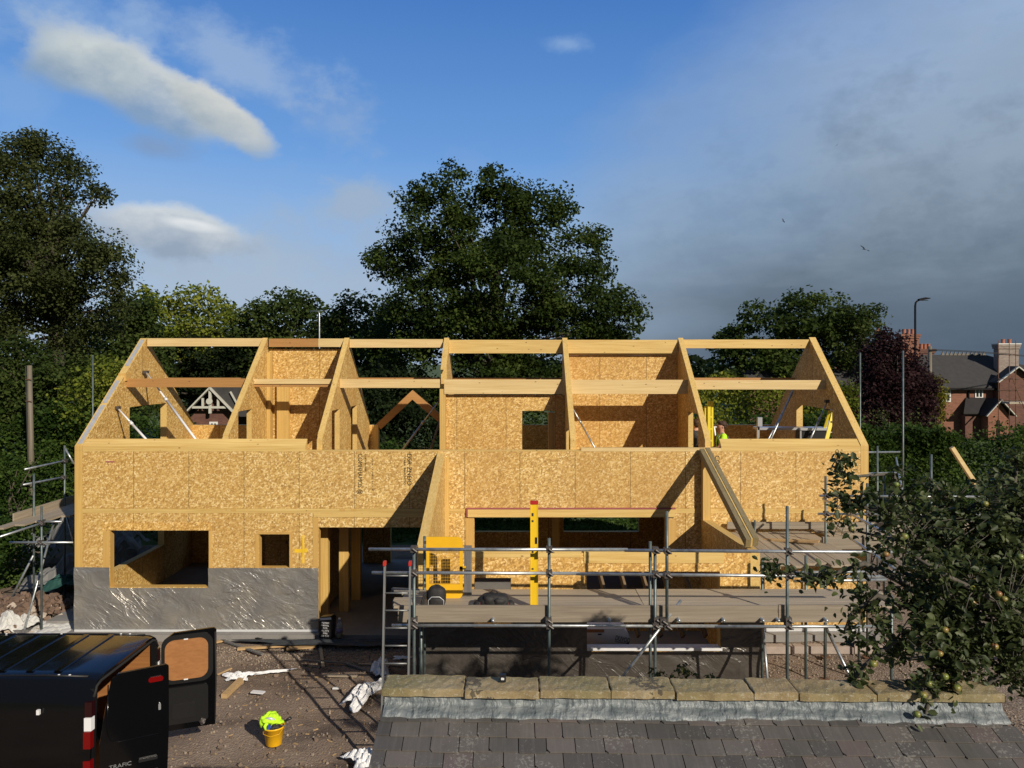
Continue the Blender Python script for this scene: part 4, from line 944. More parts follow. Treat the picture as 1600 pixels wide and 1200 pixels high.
# near leaf: outer skin towards the viewer
dr, P = door(-5.36, 9.93, math.atan2(.37, .68), -1, '')
for (o, z0, z1) in ((.046, 0, 0),):
    pts = [P(.10, 1.66, .05), P(.09, 1.05, .05), P(.13, .94, .05), P(.22, .90, .05), P(.76, .90, .05)]
    b = B(); b.path(pts, .0075, 6); b.build('window_recess', 'van_paint', dr, True)
plate_on(P, rr2(.57, .75, 1.60, 1.665, .03), .046, .066, 'brake_lamp', 'lamp_red', dr)
plate_on(P, rr2(.69, .72, 1.22, 1.30, .01), .046, .07, 'hinge_cap', 'alu', dr)
plate_on(P, rr2(.45, .68, .58, .615, .012), .046, .075, 'handle', 'black_plastic', dr)
ang = math.atan2(.37, .68)
text('badge', 'TRAFIC', 'galv', dr, P(.24, .585, .048), .07, (R(90), 0, ang), .002, .26)
text('badge', 'SPORT', 'galv', dr, P(.18, .515, .048), .035, (R(90), 0, ang), .002, .12)
plate_on(P, rr2(.10, .27, .475, .49, .005), .046, .052, 'badge_bar', 'alu', dr)
plate_on(P, rr2(.30, .70, .34, .44, .02), .046, .056, 'plate_recess', 'black_plastic', dr)

# ------------------------------------------------------------------ bucket with work clothes
c = W(428, 1157, 12.05)
bx, by = c.x, 12.05; t = thing('bucket', (bx, by, GZ), 'yellow bucket packed with a hi-vis vest and tool handles', 'bucket')
b = B(); b.lathe([(.112, GZ), (.120, GZ+.01), (.156, GZ+.27), (.166, GZ+.272), (.168, GZ+.295), (.158, GZ+.296), (.150, GZ+.27), (.115, GZ+.03)], bx, by, 30); b.build('bucket_body', 'bucket_yellow', t, True)
b = B(); b.path([(bx-.165, by-.02, GZ+.28), (bx-.12, by-.14, GZ+.22), (bx, by-.185, GZ+.2), (bx+.12, by-.14, GZ+.22), (bx+.165, by-.02, GZ+.28)], .004, 6); b.build('wire_handle', 'bucket_yellow', t, True)
def cloth(c, r, seed, name, m, par=None, n=34, amp=.25):
    b = B(); b.blob(c, r, .9, n, n//2, amp, seed=seed); o = b.build(name, m, par, True); return o
t2 = thing('hi_vis_vest', (bx-.02, by, GZ+.3), 'crumpled lime hi-vis vest bulging out of the yellow bucket', 'vest')
cloth((bx-.05, by-.02, GZ+.42), (.13, .12, .075), 3, 'vest_fold', 'hivis', t2); cloth((bx+.04, by-.04, GZ+.38), (.11, .09, .05), 9, 'vest_fold', 'hivis', t2)
b = B(); b.path([(bx-.13, by-.07, GZ+.46), (bx-.165, by-.09, GZ+.38), (bx-.17, by-.08, GZ+.30)], [.045, .04, .018], 8); b.path([(bx-.06, by-.1, GZ+.40), (bx-.10, by-.14, GZ+.34), (bx-.08, by-.155, GZ+.29)], [.03, .028, .014], 8); b.build('vest_fold', 'hivis', t2, True)
b = B(); b.path([(bx-.11, by-.10, GZ+.44), (bx-.02, by-.12, GZ+.455), (bx+.05, by-.10, GZ+.43)], [.018, .024, .012], 6); b.build('reflective_band', 'reflective', t2, True)
o = cloth((bx-.02, by-.03, GZ+.315), (.13, .12, .05), 12, 'work_clothes', 'black_fabric'); tag(rebase(o, (bx, by, GZ+.27)), 'dark work clothes stuffed under the vest in the bucket', 'clothes')
o = cloth((bx-.035, by-.13, GZ+.30), (.035, .02, .055), 13, 'blue_rag', 'blue_cloth'); tag(rebase(o, (bx-.03, by-.13, GZ+.26)), 'blue rag hanging at the front of the bucket rim', 'rag')
t3 = thing('hand_tool', (bx+.12, by, GZ+.3), 'dark tool handle sticking out of the bucket to the right', 'tool')
b = B(); b.path([(bx+.02, by, GZ+.30), (bx+.18, by-.01, GZ+.37), (bx+.27, by-.02, GZ+.42)], [.012, .016, .024], 8); b.build('grip', 'black_plastic', t3, True)
b = B(); b.path([(bx+.05, by-.05, GZ+.3), (bx+.22, by-.06, GZ+.325)], [.008, .012], 8); b.build('shank', 'coupler_steel', t3, True)

# ------------------------------------------------------------------ ground and what lies on it
def gh(x, y):
    if y > 26: return -.15
    h = .022*math.sin(1.3*x+.7*y)+.016*math.sin(3.1*x-2.3*y+1)+.008*math.sin(7*x+5*y)
    return GZ-.0+h-.02
def make_ground():
    xs = sorted(set([-2500, -800, -300, -120, -60, -35]+[i*.5 for i in range(-50, 51)]+[35, 60, 120, 300, 800, 2500]+[i*.12 for i in range(-90, -5)]))
    ys = sorted(set([-60, -20, 0, 4]+[i*.12+8.4 for i in range(0, 70)]+[17+i*.6 for i in range(0, 40)]+[60, 90, 150, 300, 700, 2500]))
    vs = []; fs = []
    for y in ys:
        for x in xs:
            h = gh(x, y)
            if abs(x) > 30 or y > 24: h = -.17
            r = math.hypot(x, y)
            vs.append((x, y, h-(0 if r < 90 else 0)))
    nx = len(xs)
    for j in range(len(ys)-1):
        for i in range(nx-1): a = j*nx+i; fs.append((a, a+1, a+nx+1, a+nx))
    b = B(); b.add(vs, fs); o = b.build('ground', 'dirt', None, True); tag(o, kind='structure')
make_ground()
def onground(px, py, z=GZ):
    D = (EYE-z)*FPX/(py-VY); return W(px, py, D)
def scatter(name, label, mat, n, region, smin, smax, kind='stuff', elong=1.0, seed=1, z=None, cat=None, heap=None):
    r = np.random.default_rng(seed); b = B()
    base = [(-1, -1, -1), (1, -1, -1), (1, 1, -1), (-1, 1, -1), (-1, -1, 1), (1, -1, 1), (1, 1, 1), (-1, 1, 1)]
    F = [(0, 3, 2, 1), (4, 5, 6, 7), (0, 1, 5, 4), (1, 2, 6, 5), (2, 3, 7, 6), (3, 0, 4, 7)]
    for i in range(n):
        x, y = region(r); s = smin+(smax-smin)*r.random()**2.5; e = 1+(elong-1)*r.random()
        zz = (gh(x, y) if z is None else z)+(heap(x, y, r) if heap else s*.25)
        M = Euler(tuple(r.uniform(0, 6.28, 3) if elong <= 1.5 else (r.uniform(-.2, .2), r.uniform(-.2, .2), r.uniform(0, 6.28)))).to_matrix()
        vs = []
        for v in base:
            k = r.uniform(.55, 1.0, 3); vs.append(Vector((x, y, zz))+M @ Vector((v[0]*s*.5*e*k[0], v[1]*s*.5*k[1], v[2]*s*(.5 if elong <= 1.5 else .15)*k[2])))
        b.add(vs, F)
    o = b.build(name, mat, None); tag(o, label, cat, None, kind); return o
def reg(x0, x1, y0, y1): return lambda r: (r.uniform(x0, x1), r.uniform(y0, y1))
def belt(r):
    x = r.uniform(-7.5, -2.0); return x, 15.7+abs(r.normal(0, 1))*-.55+.5
scatter('gravel', 'pale gravel strewn along the foot of the house', 'gravel_stone', 1800, belt, .012, .04, seed=2, cat='gravel')
scatter('gravel', 'pale gravel on the ground right of the bay', 'gravel_stone', 2000, reg(4.4, 8.5, 12.0, 15.9), .012, .045, seed=3, cat='gravel')
scatter('wood_chips', 'pale splinters and crumbs trodden into the mud', 'timber_offcut', 260, reg(-5.2, -1.6, 11.2, 15.0), .010, .035, elong=4, seed=4, cat='chips')
scatter('small_stones', 'small stones and clods scattered on the brown earth', 'gravel_stone', 520, reg(-5.2, -1.5, 11.2, 15.4), .008, .045, seed=5, cat='stones')
scatter('clods', 'dark clods of earth on the trodden ground', 'clod', 420, reg(-5.4, -1.4, 11.2, 15.6), .015, .07, seed=6, cat='clods')
def mound(x, y, r): return .42*math.exp(-((x+11.6)/1.0)**2-((y-18.3)/1.0)**2)*r.uniform(.5, 1.0)+.05
scatter('rubble_heap', 'heap of broken brown brick and stone left of the house', 'rubble_brown', 620, lambda r: (-11.7+r.normal(0, .62), 18.3+r.normal(0, .6)), .04, .19, kind='stuff', seed=8, cat='rubble', heap=mound)
scatter('rubble_heap', 'pale stones spilling from the brown heap', 'stone_pale', 240, lambda r: (-11.3+r.normal(0, .7), 17.6+r.normal(0, .5)), .05, .2, kind='stuff', seed=9, cat='rubble', heap=lambda x, y, r: mound(x, y, r)*.8)
for i, (a, c, w, h, lab) in enumerate([
    ((300, 1012), (385, 992), .10, .03, 'thin batten leaning towards the house below the foil'), ((371, 1014), (522, 1003), .09, .04, 'long pale batten lying just below the concrete edge'),
    ((448, 1013), (494, 1009), .20, .03, 'short wide offcut below the long batten'), ((350, 1088), (377, 1062), .11, .08, 'yellow timber offcut pinning down clear film'),
    ((472, 1031), (560, 1037), .05, .02, 'thin grey lath in the rubble'), ((500, 1005), (505, 1042), .06, .02, 'thin lath pointing towards the viewer in the middle'),
    ((552, 1037), (632, 1040), .05, .02, 'dark lath running behind the foot of the ladder'), ((540, 1036), (592, 1054), .06, .03, 'grey stick lying beside the white plastic sheet'),
    ((507, 1055), (558, 1056), .11, .02, 'flat curved board in the brown earth'), ((340, 1054), (362, 1044), .03, .02, 'little pale splinter beside the van door'),
    ((335, 996), (410, 1022), .07, .03, 'dark batten lying behind the open van door')]):
    p = onground(*a, GZ+.03); q = onground(*c, GZ+.03)
    m = 'timber_offcut' if i in (0, 1, 2, 3, 9) else 'timber_weathered' if i in (4, 7, 10) else 'timber_board'
    plank(p, q, w, h, lab, m, 'timber_offcut', 'offcut', group='timber offcuts on the ground')
def crumple(name, m, c, w, l, h, seed, label, cat, rot=0, n=26, lift=.02, shape=None):
    rr = random.Random(seed); ph = [rr.uniform(0, 6.3) for _ in range(8)]; b = B(); vs = []; fs = []; keep = set()
    for j in range(n+1):
        for i in range(n+1):
            u = i/n*2-1; v = j/n*2-1
            e = 1-.22*math.sin(3*math.atan2(v, u)+ph[0])-.12*math.sin(5*math.atan2(v, u)+ph[1])
            z = (abs(math.sin(4*u+ph[2]+2*v))*.5+abs(math.sin(7*v-3*u+ph[3]))*.35+abs(math.sin(11*u+9*v+ph[4]))*.22)*h*max(.15, 1-(u*u+v*v)*.5)
            x, y = u*w/2*e, v*l/2*e
            X, Y = c[0]+x*math.cos(rot)-y*math.sin(rot), c[1]+x*math.sin(rot)+y*math.cos(rot)
            vs.append((X, Y, max(c[2], gh(X, Y)+.01)*0+c[2]+z+lift))
    for j in range(n):
        for i in range(n): a = j*(n+1)+i; fs.append((a, a+1, a+n+2, a+n+1))
    b.add(vs, fs); o = b.build(name, m, None, False); tag(rebase(o, c), label, cat); return o
c = onground(578, 1082); crumple('plastic_sheet', 'white_plastic', (c.x-.05, c.y-.1, c.z), .42, 1.15, .16, 3, 'crumpled white plastic sheet left of the stone coping', 'plastic sheet', rot=-.35)
c = onground(592, 1060); crumple('plastic_sheet', 'white_plastic', (c.x, c.y+.2, c.z), .3, .6, .3, 7, 'upright wisp of white film beside the ladder foot', 'plastic sheet', rot=.2)
c = onground(565, 1192); crumple('plastic_sheet', 'white_plastic', (c.x+.05, c.y, c.z), .45, .5, .18, 5, 'white plastic bag at the slate roof edge at the bottom', 'plastic bag', rot=.5)
c = onground(372, 1060); crumple('clear_film', 'white_plastic', (c.x, c.y, c.z), .5, .35, .10, 9, 'scrunched clear film lying over a timber offcut', 'film')
c = onground(425, 1052); crumple('clear_film', 'white_plastic', (c.x, c.y, c.z), .7, .12, .04, 10, 'thin trail of clear film across the mud', 'film', rot=.25)
c = onground(628, 1030); crumple('clear_film', 'white_plastic', (c.x, c.y, c.z), .3, .15, .05, 19, 'scrap of film behind the ladder rungs', 'film')
c = onground(403, 1084); b = B(); b.box(c.x-.12, c.x+.12, c.y-.05, c.y+.05, c.z+.02, c.z+.04); o = b.build('white_card', 'white_plastic'); tag(rebase(o, c), 'small flat white card on the brown earth above the bucket', 'card'); o.rotation_euler.z = -.2
c = onground(525, 1077); b = B(); b.box(c.x-.06, c.x+.06, c.y-.03, c.y+.03, c.z+.01, c.z+.03); o = b.build('white_card', 'white_plastic'); tag(rebase(o, c), 'tiny white scrap in the middle of the yard', 'scrap')
c = onground(406, 1001); b = B(); b.blob((c.x, c.y, c.z+.05), (.14, .08, .07), .9, 14, 8, .2, seed=4); o = b.build('dark_stone', 'black_plastic', None, True); tag(rebase(o, c), 'dark lump of plastic lying against the slab edge', 'lump')
crumple('edge_film', 'dpc', (-3.6, 16.2, -.1), 3.6, .34, .08, 12, 'loose dark film along the edge of the concrete slab', 'film', n=30)
# left: tarpaulins, sacks and rolls behind the van
crumple('tarpaulin', 'tarp_grey', (-11.1, 21.0, -.05), 2.6, 3.2, 1.0, 21, 'dark grey tarpaulin thrown over a heap behind the scaffold', 'tarpaulin')
crumple('tarpaulin', 'tarp_grey', (-12.8, 23.2, .1), 2.8, 2.4, 1.3, 22, 'further grey tarpaulin heap at the hedge', 'tarpaulin')
crumple('net', 'net_green', (-10.6, 19.4, .2), 1.6, 1.2, .5, 23, 'dark green netting bundled by the gable', 'net')
crumple('sack', 'sack_white', (-11.35, 17.2, -.15), 1.2, .9, .40, 24, 'dirty white sack slumped at the foot of the scaffold', 'sack')
crumple('paper_sheet', 'sack_white', (-10.4, 17.3, -.16), 1.5, 1.1, .10, 25, 'pale sheet spread on the ground left of the foil', 'sheet')
crumple('foil_offcut', 'foil_edge', (-10.0, 16.55, -.14), 1.6, .35, .12, 26, 'shiny foil scrap at the corner of the slab', 'foil')
b = B(); b.box(-10.6, -9.7, 17.4, 20.5, -.16, -.02); tag(rebase(b.build('path', 'concrete'), (-10.2, 18.5, -.16)), kind='structure')
b = B(); b.path([(-12.9, 24.3, 1.25), (-12.75, 24.3, 1.25), (-11.3, 24.0, 1.2), (-11.2, 24.0, 1.2)], [.2, .3, .3, .2], 16); tag(rebase(b.build('fabric_roll', 'tarp_grey', None, True), (-12, 24.1, .9)), 'grey rolled membrane lying on top of the heap', 'roll')
# left scaffold
bo = []
x = -11.45
for k in range(3): bo.append(('board', 'timber_board_y', (x, x+.222, 16.9+k*.35, 20.4+.2*k, 2.16+.004*k, 2.20+.004*k))); x += .235
bo.append(('board', 'timber_board_y', (-10.74, -10.52, 18.2, 23.8, 2.17, 2.21))); bo.append(('board', 'timber_board_y', (-10.98, -10.76, 19.6, 23.8, 2.175, 2.215))); bo.append(('toe_board', 'timber_board_y', (-11.49, -11.455, 17.6, 23.5, 2.2, 2.38)))
st = [(X(65, 17), 17, GZ, Z(791, 17)), (X(53, 18.2), 18.2, GZ, Z(740, 18.2)), (X(101, 19.5), 19.5, GZ, Z(696, 19.5)), (X(145, 23.2), 23.2, GZ, Z(555, 23.2))]
lg = [(W(38, 733.5, 18.1), W(106, 719, 19.6)), (W(36, 757.5, 18.1), W(102, 745, 19.6)), (W(-20, 845, 16.0), W(70, 816, 17.05)), (W(15, 847.5, 16.95), W(116, 847.5, 16.95)), (W(58, 815, 17.05), W(97, 815, 17.05))]
br = [(W(88, 803, 18.5), W(38, 985, 16.9)), (W(52, 868, 18), W(2, 965, 18.5)), (W(104, 806, 19.4), W(118, 860, 19.4)), (W(101, 700, 19.5), W(116, 725, 19.5))]
sc = scaffold('left_scaffold', (-11, 17, GZ), 'weathered scaffold with sagging boards beside the left gable', st, lg, bo, br)
b = B(); b.prism([W(18, 989, 16.9), W(46, 989, 16.9), W(55, 982, 17.3), W(30, 982, 17.3)], (0, 0, .06)); b.build('sole_board', 'timber_weathered', sc)

# ------------------------------------------------------------------ upstairs kit and people
t = thing('work_platform', W(1236, 700, 19.5), 'folding aluminium work platform with black side box in the right hand room', 'work platform')
b = B(); p, q = W(1184, 670, 19.5), W(1262, 670, 19.5); b.box(p.x, q.x, 19.5, 19.9, p.z-.03, p.z+.03); b.build('platform', 'alu', t)
for (px, y0) in ((1185, 652), (1293, 652)):
    b = B(); b.box(X(px, 19.5)-.03, X(px, 19.5)+.03, 19.5, 19.56, 2.67, Z(y0, 19.5)); b.build('leg', 'alu', t)
b = B(); b.box(X(1183, 19.5), X(1190, 19.5), 19.44, 19.5, Z(666, 19.5), Z(652, 19.5)); b.build('latch', 'alu', t)
b = B(); b.box(X(1252, 19.4), X(1291, 19.4), 19.40, 19.8, Z(690, 19.4)-.3, Z(672.5, 19.4)); b.build('side_box', 'black_plastic', t)
b = B(); b.box(X(1250, 19.4), X(1293, 19.4), 19.36, 19.82, Z(672.3, 19.4), Z(668.5, 19.4)); b.box(X(1250, 19.4), X(1252, 19.4), 19.385, 19.43, 2.7, Z(672.5, 19.4)); b.build('frame', 'alu', t)
t = thing('stepladder', W(1290, 700, 18.9), 'yellow fibreglass stepladder with navy cap by the right gable', 'stepladder')
for (p, q, w) in ((W(1303, 641, 18.9), W(1283, 720, 18.7), .09), (W(1311, 641, 18.9), W(1294, 720, 18.7), .05), (W(1297, 641, 19.2), W(1272, 720, 19.8), .06)):
    b = B(); b.beam(p, q, w, .035, (0, 1, 0)); b.build('leg', 'yellow_grp', t)
b = B(); p = W(1304, 638.5, 18.9); b.box(p.x-.15, p.x+.13, 18.8, 19.2, p.z-.04, p.z+.035); b.build('cap', 'navy_plastic', t)
for k in range(1, 4):
    b = B(); p = W(1303-k*4.5, 641+k*17, 18.9); b.box(p.x-.02, p.x+.16, 18.8, 18.86, p.z-.015, p.z+.015); b.build('tread', 'alu', t)
t = thing('folded_stepladder', W(1108, 720, 19.3), 'folded yellow fibreglass ladder standing upright behind the worker', 'ladder')
for (a, c, d0) in ((1102, 1105.5, .05), (1106, 1110.5, 0), (1112.2, 1115, .02)):
    b = B(); b.box(X(a, 19.3), X(c, 19.3), 19.3+d0, 19.36+d0, 2.67, Z(627+8*(a < 1105), 19.3)); b.build('stile', 'yellow_grp', t)
for k in range(6):
    b = B(); b.box(X(1110.6, 19.3), X(1112.1, 19.3), 19.31, 19.35, 2.95+.3*k, 2.99+.3*k); b.build('tread', 'yellow_grp', t)
b = B(); b.box(X(1107.2, 19.3), X(1108.6, 19.3), 19.293, 19.299, 3.6, 4.05); b.build('printed_label', 'ink', t)
b = B(); b.beam(W(1116, 667, 19), W(1119.5, 690, 18.9), .03, .03, (0, 1, 0)); b.box(X(1115, 19), X(1119.5, 19), 18.98, 19.02, Z(668, 19), Z(666, 19)); o = b.build('white_tube', 'white_pipe'); tag(rebase(o, W(1119, 700, 18.9)), 'white plastic tube end just behind the worker', 'tube')

def skin_body(name, verts, edges, radii, parent, mat, root=0, sub=2):
    me = bpy.data.meshes.new(name); org = ORG[parent.name]
    me.from_pydata([Vector(v)-org for v in verts], edges, []); me.materials.append(MATS[mat])
    o = bpy.data.objects.new(name, me); COL.objects.link(o); o.parent = parent; ORG[o.name] = org
    m = o.modifiers.new('Skin', 'SKIN'); m.use_smooth_shade = True
    for i, r in enumerate(radii):
        sv = me.skin_vertices[0].data[i]; sv.radius = (r, r) if isinstance(r, (int, float)) else r
    me.skin_vertices[0].data[root].use_root = True
    s = o.modifiers.new('Subdivision', 'SUBSURF'); s.levels = sub; s.render_levels = sub
    return o
def person(base, face, h, arms, label, shirt, trousers, hair='hair'):
    """face: heading angle of the chest; arms: target points of both hands in local (forward, left, up)"""
    t = thing('person', base, label, 'person'); k = h/1.76; f = Vector((math.cos(face), math.sin(face), 0)); l = Vector((-f.y, f.x, 0)); o = Vector(base)
    P = lambda a, b_, c_: o+f*a*k+l*b_*k+Vector((0, 0, c_*k))
    V = []; E = []; Rr = []
    def add(p, r, par=None):
        V.append(p); Rr.append(r*k if isinstance(r, (int, float)) else (r[0]*k, r[1]*k))
        if par is not None: E.append((par, len(V)-1))
        return len(V)-1
    pel = add(P(0, 0, .95), .135); w = add(P(.0, 0, 1.10), .125, pel); ch = add(P(.01, 0, 1.30), .145, w); nb = add(P(0, 0, 1.45), .085, ch)
    nk = add(P(.015, 0, 1.52), .055, nb); hd = add(P(.03, 0, 1.59), .072, nk); h2 = add(P(.02, 0, 1.66), .088, hd); add(P(.0, 0, 1.715), .070, h2)
    ns = add(P(.108, 0, 1.615), .012, hd)
    for s, hand in ((1, arms[0]), (-1, arms[1])):
        sh = add(P(0, .17*s, 1.42), .058, nb)
        hv = P(*hand); sv_ = P(0, .18*s, 1.42); mid = sv_.lerp(hv, .5)+Vector((0, 0, -.13*k))-f*.03
        el = add(mid, .042, sh); wr = add(hv, .026, el); d = (hv-mid).normalized(); pm = add(hv+d*.05*k, (.036, .018), wr)
        side = d.cross(Vector((0, 0, 1))); side = side.normalized() if side.length > .1 else l
        for q in range(4):
            a = add(hv+d*.095*k+side*(.027-.018*q)*k, .0095, pm); a2 = add(hv+d*(.13+.008*(q in (1, 2)))*k+side*(.028-.018*q)*k-Vector((0, 0, .012)), .0085, a); add(hv+d*(.15+.01*(q in (1, 2)))*k+side*(.028-.018*q)*k-Vector((0, 0, .03)), .0075, a2)
        a = add(hv+d*.04*k+side*.045*k, .011, pm); add(hv+d*.075*k+side*.06*k-Vector((0, 0, .01)), .009, a)
        hp = add(P(0, .09*s, .88), .09, pel); kn = add(P(.02, .10*s, .48), .058, hp); an = add(P(-.01, .10*s, .09), .04, kn); add(P(.13, .11*s, .035), .034, an)
    skin_body('body', V, E, Rr, t, 'skin', pel)
    # clothes follow the body
    V, E, Rr = [], [], []
    a = add(P(0, 0, .98), .150); b1 = add(P(0, 0, 1.12), .142, a); c1 = add(P(.01, 0, 1.30), .162, b1); d1 = add(P(0, 0, 1.45), .095, c1)
    for s, hand in ((1, arms[0]), (-1, arms[1])):
        sv_ = P(0, .18*s, 1.42); hv = P(*hand); mid = sv_.lerp(hv, .5)+Vector((0, 0, -.13*k))-f*.03
        sh = add(P(0, .17*s, 1.425), .072, d1); add(sv_.lerp(mid, .75), .062, sh)
    skin_body('shirt', V, E, Rr, t, shirt, 0)
    V, E, Rr = [], [], []
    a = add(P(0, 0, .97), .148)
    for s in (1, -1):
        hp = add(P(0, .09*s, .88), .102, a); kn = add(P(.02, .10*s, .48), .075, hp); add(P(-.01, .10*s, .13), .06, kn)
    skin_body('trousers', V, E, Rr, t, trousers, 0)
    b = B(); c = P(-.018, 0, 1.70); b.blob(c, (.106*k, .098*k, .085*k), 1, 18, 12, .10, face, 4); c2 = P(-.045, 0, 1.645); b.blob(c2, (.07*k, .09*k, .075*k), 1, 14, 10, .08, face, 5)
    c3 = P(.05, 0, 1.745); b.blob(c3, (.06*k, .075*k, .035*k), 1, 12, 8, .15, face, 6); b.build('hair', hair, t, True)
    for s in (1, -1):
        b = B(); b.blob(P(.098, .03*s, 1.645), (.010*k, .014*k, .008*k), 1, 8, 6); b.build('eye', 'ink', t, True)
        b = B(); b.blob(P(.01, .092*s, 1.635), (.02*k, .01*k, .028*k), 1, 8, 6, 0, face); b.build('ear', 'skin', t, True)
        b = B(); b.blob(P(.06, .11*s, .04), (.13*k, .05*k, .045*k), .8, 14, 8, 0, face); b.build('boot', 'black_plastic', t, True)
    b = B(); b.blob(P(.100, 0, 1.575), (.008*k, .022*k, .006*k), 1, 8, 6, 0, face); b.build('mouth', 'red_cap', t, True)
    return t, P
t, P = person((X(1128, 18.3), 18.3, 2.67), R(186), 1.76, [(.34, .10, 1.12), (.30, -.10, 1.10)], 'person in a lime hi-vis shirt bending over a tool at the upstairs wall', 'hivis', 'black_fabric')
for s in (1, -1):
    b = B(); b.path([P(.14, .07*s, 1.20), P(.13, .085*s, 1.40), P(.03, .10*s, 1.50), P(-.12, .09*s, 1.40), P(-.15, .08*s, 1.20)], .016, 6); b.build('brace_strap', 'grey_cloth', t, True)
b = B(); b.beam(P(.40, .02, 1.22), P(.40, .02, 1.02), .09, .10, (1, 0, 0)); b.blob(P(.42, .02, 1.25), (.05, .06, .05), .8, 12, 8); o = b.build('power_tool', 'coupler_steel'); tag(rebase(o, P(.4, .02, 1.02)), 'grey power tool held by the worker', 'tool')
person((X(1088.5, 19.2), 19.2, 2.67), R(100), 1.74, [(.25, .14, 1.05), (.2, -.2, 1.0)], 'second person in dark top half hidden behind the partition doorway', 'black_fabric', 'grey_cloth')

# ================================================================== FOREGROUND OUTBUILDING
TH = math.atan(-.024)
t = thing('outbuilding', (1.2, 4.3, -.15), 'stone outbuilding with slate roof, lead flashing and mossy coping stones in the foreground', 'outbuilding')
KO = .78                          # size of the coping, slates and lead against a first guess
def yn(x): return 5.655-.024*(x+.975)         # near top edge of the coping
ct = 3.43; cthk = .056
jx = [595, 725, 843, 955, 1056, 1178, 1249, 1371, 1573]
cx_ = [(p-VX)*yn((p-VX)*5.62/FPX)/FPX for p in jx]
rr = random.Random(12)
def rough_slab(b, x0, x1, y0f, dep, z0, z1, seed, skew0=0, skew1=0):
    r = random.Random(seed); ph = [r.uniform(0, 6) for _ in range(6)]; Lx = x1-x0
    US = [0, .003/Lx, .009/Lx]+[.02/Lx+(1-.04/Lx)*q/12 for q in range(13)]+[1-.009/Lx, 1-.003/Lx, 1]; VS = [0, .003/dep, .009/dep, .08, .35, .65, .92, 1-.004/dep, 1]; nx, ny = len(US)-1, len(VS)-1
    def pt(i, j, top):
        u = US[i]; v = VS[j]; x = x0+(x1-x0)*u
        e = min(u, 1-u)*(x1-x0); ev = min(v, 1-v)*dep
        drop = .007*math.exp(-e/.004)+.006*math.exp(-ev/.004)
        wob = .004*math.sin(23*x+ph[0])+.003*math.sin(41*x+ph[1]+9*v)
        y = y0f(x)+dep*v+(wob if j == 0 else 0); z = (z1-drop+.003*math.sin(17*x+11*v+ph[2])+.002*math.sin(53*x+31*v)) if top else z0
        x += .004*math.sin(31*v+ph[3]) if i in (0, nx) else 0
        return (x, y, z)
    vs = [pt(i, j, True) for j in range(ny+1) for i in range(nx+1)]+[pt(i, j, False) for j in range(ny+1) for i in range(nx+1)]
    m = (nx+1)*(ny+1); fs = []
    for j in range(ny):
        for i in range(nx): a = j*(nx+1)+i; fs.append((a, a+1, a+nx+2, a+nx+1)); fs.append((m+a, m+a+nx+1, m+a+nx+2, m+a+1))
    for i in range(nx): fs.append((i, m+i, m+i+1, i+1)); a = ny*(nx+1)+i; fs.append((a, a+1, m+a+1, m+a))
    for j in range(ny): a = j*(nx+1); fs.append((a, a+nx+1, m+a+nx+1, m+a)); a += nx; fs.append((a, m+a, m+a+nx+1, a+nx+1))
    b.add(vs, fs)
for i in range(8):
    b = B(); dz = rr.uniform(-.006, .006); dy = rr.uniform(-.009, .009)
    rough_slab(b, cx_[i]+.005, cx_[i+1]-.005, lambda x: yn(x)+dy, .265+rr.uniform(-.008, .008), ct-cthk+dz, ct+dz, i)
    o = b.build('coping_stone', 'coping', t, False)
b = B(); x0, x1 = cx_[0]+.024, cx_[-1]-.04
b.prism([(x0, yn(x0)+.04, -.2), (x1, yn(x1)+.04, -.2), (x1, yn(x1)+.235, -.2), (x0, yn(x0)+.235, -.2)], (0, 0, ct-cthk+.17)); b.build('parapet_wall', 'wall_stone', t)
RZ0 = 3.291; RS = .40
def ry0(x): return yn(x)+.035
def rz(d): return RZ0-RS*d
# lead flashing: upstand and dressed apron, in three lapped lengths
ls = [(x0+.0, 1.52, .117), (1.51, 2.5, .098), (2.49, x1+.024, .113)]
for i, (a, c, ap) in enumerate(ls):
    b = B(); n = 60; vs = []
    for k in range(n+1):
        x = a+(c-a)*k/n
        w = .005*math.sin(11*x+i)+.004*math.sin(29*x)+.003*math.sin(60*x+2); e = .005*math.sin(17*x+1)+.004*math.sin(40*x)
        prof = [(-.0, ct-cthk-.010), (-.010+w*.5, RZ0+.043+w), (-.014-w*.4, RZ0+.018), (-.035, rz(.035)+.022+w), (-.078, rz(.078)+.024-w), (-ap-e, rz(ap+e)+.021), (-ap-e, rz(ap+e)+.008)]
        for (dy, z) in prof: vs.append((x, ry0(x)+dy-.002*i, z+.002*(i % 2)))
    m = 7; fs = [(k*m+j, k*m+j+1, (k+1)*m+j+1, (k+1)*m+j) for k in range(n) for j in range(m-1)]
    b.add(vs, fs); b.build('lead_flashing', 'lead', t, True)
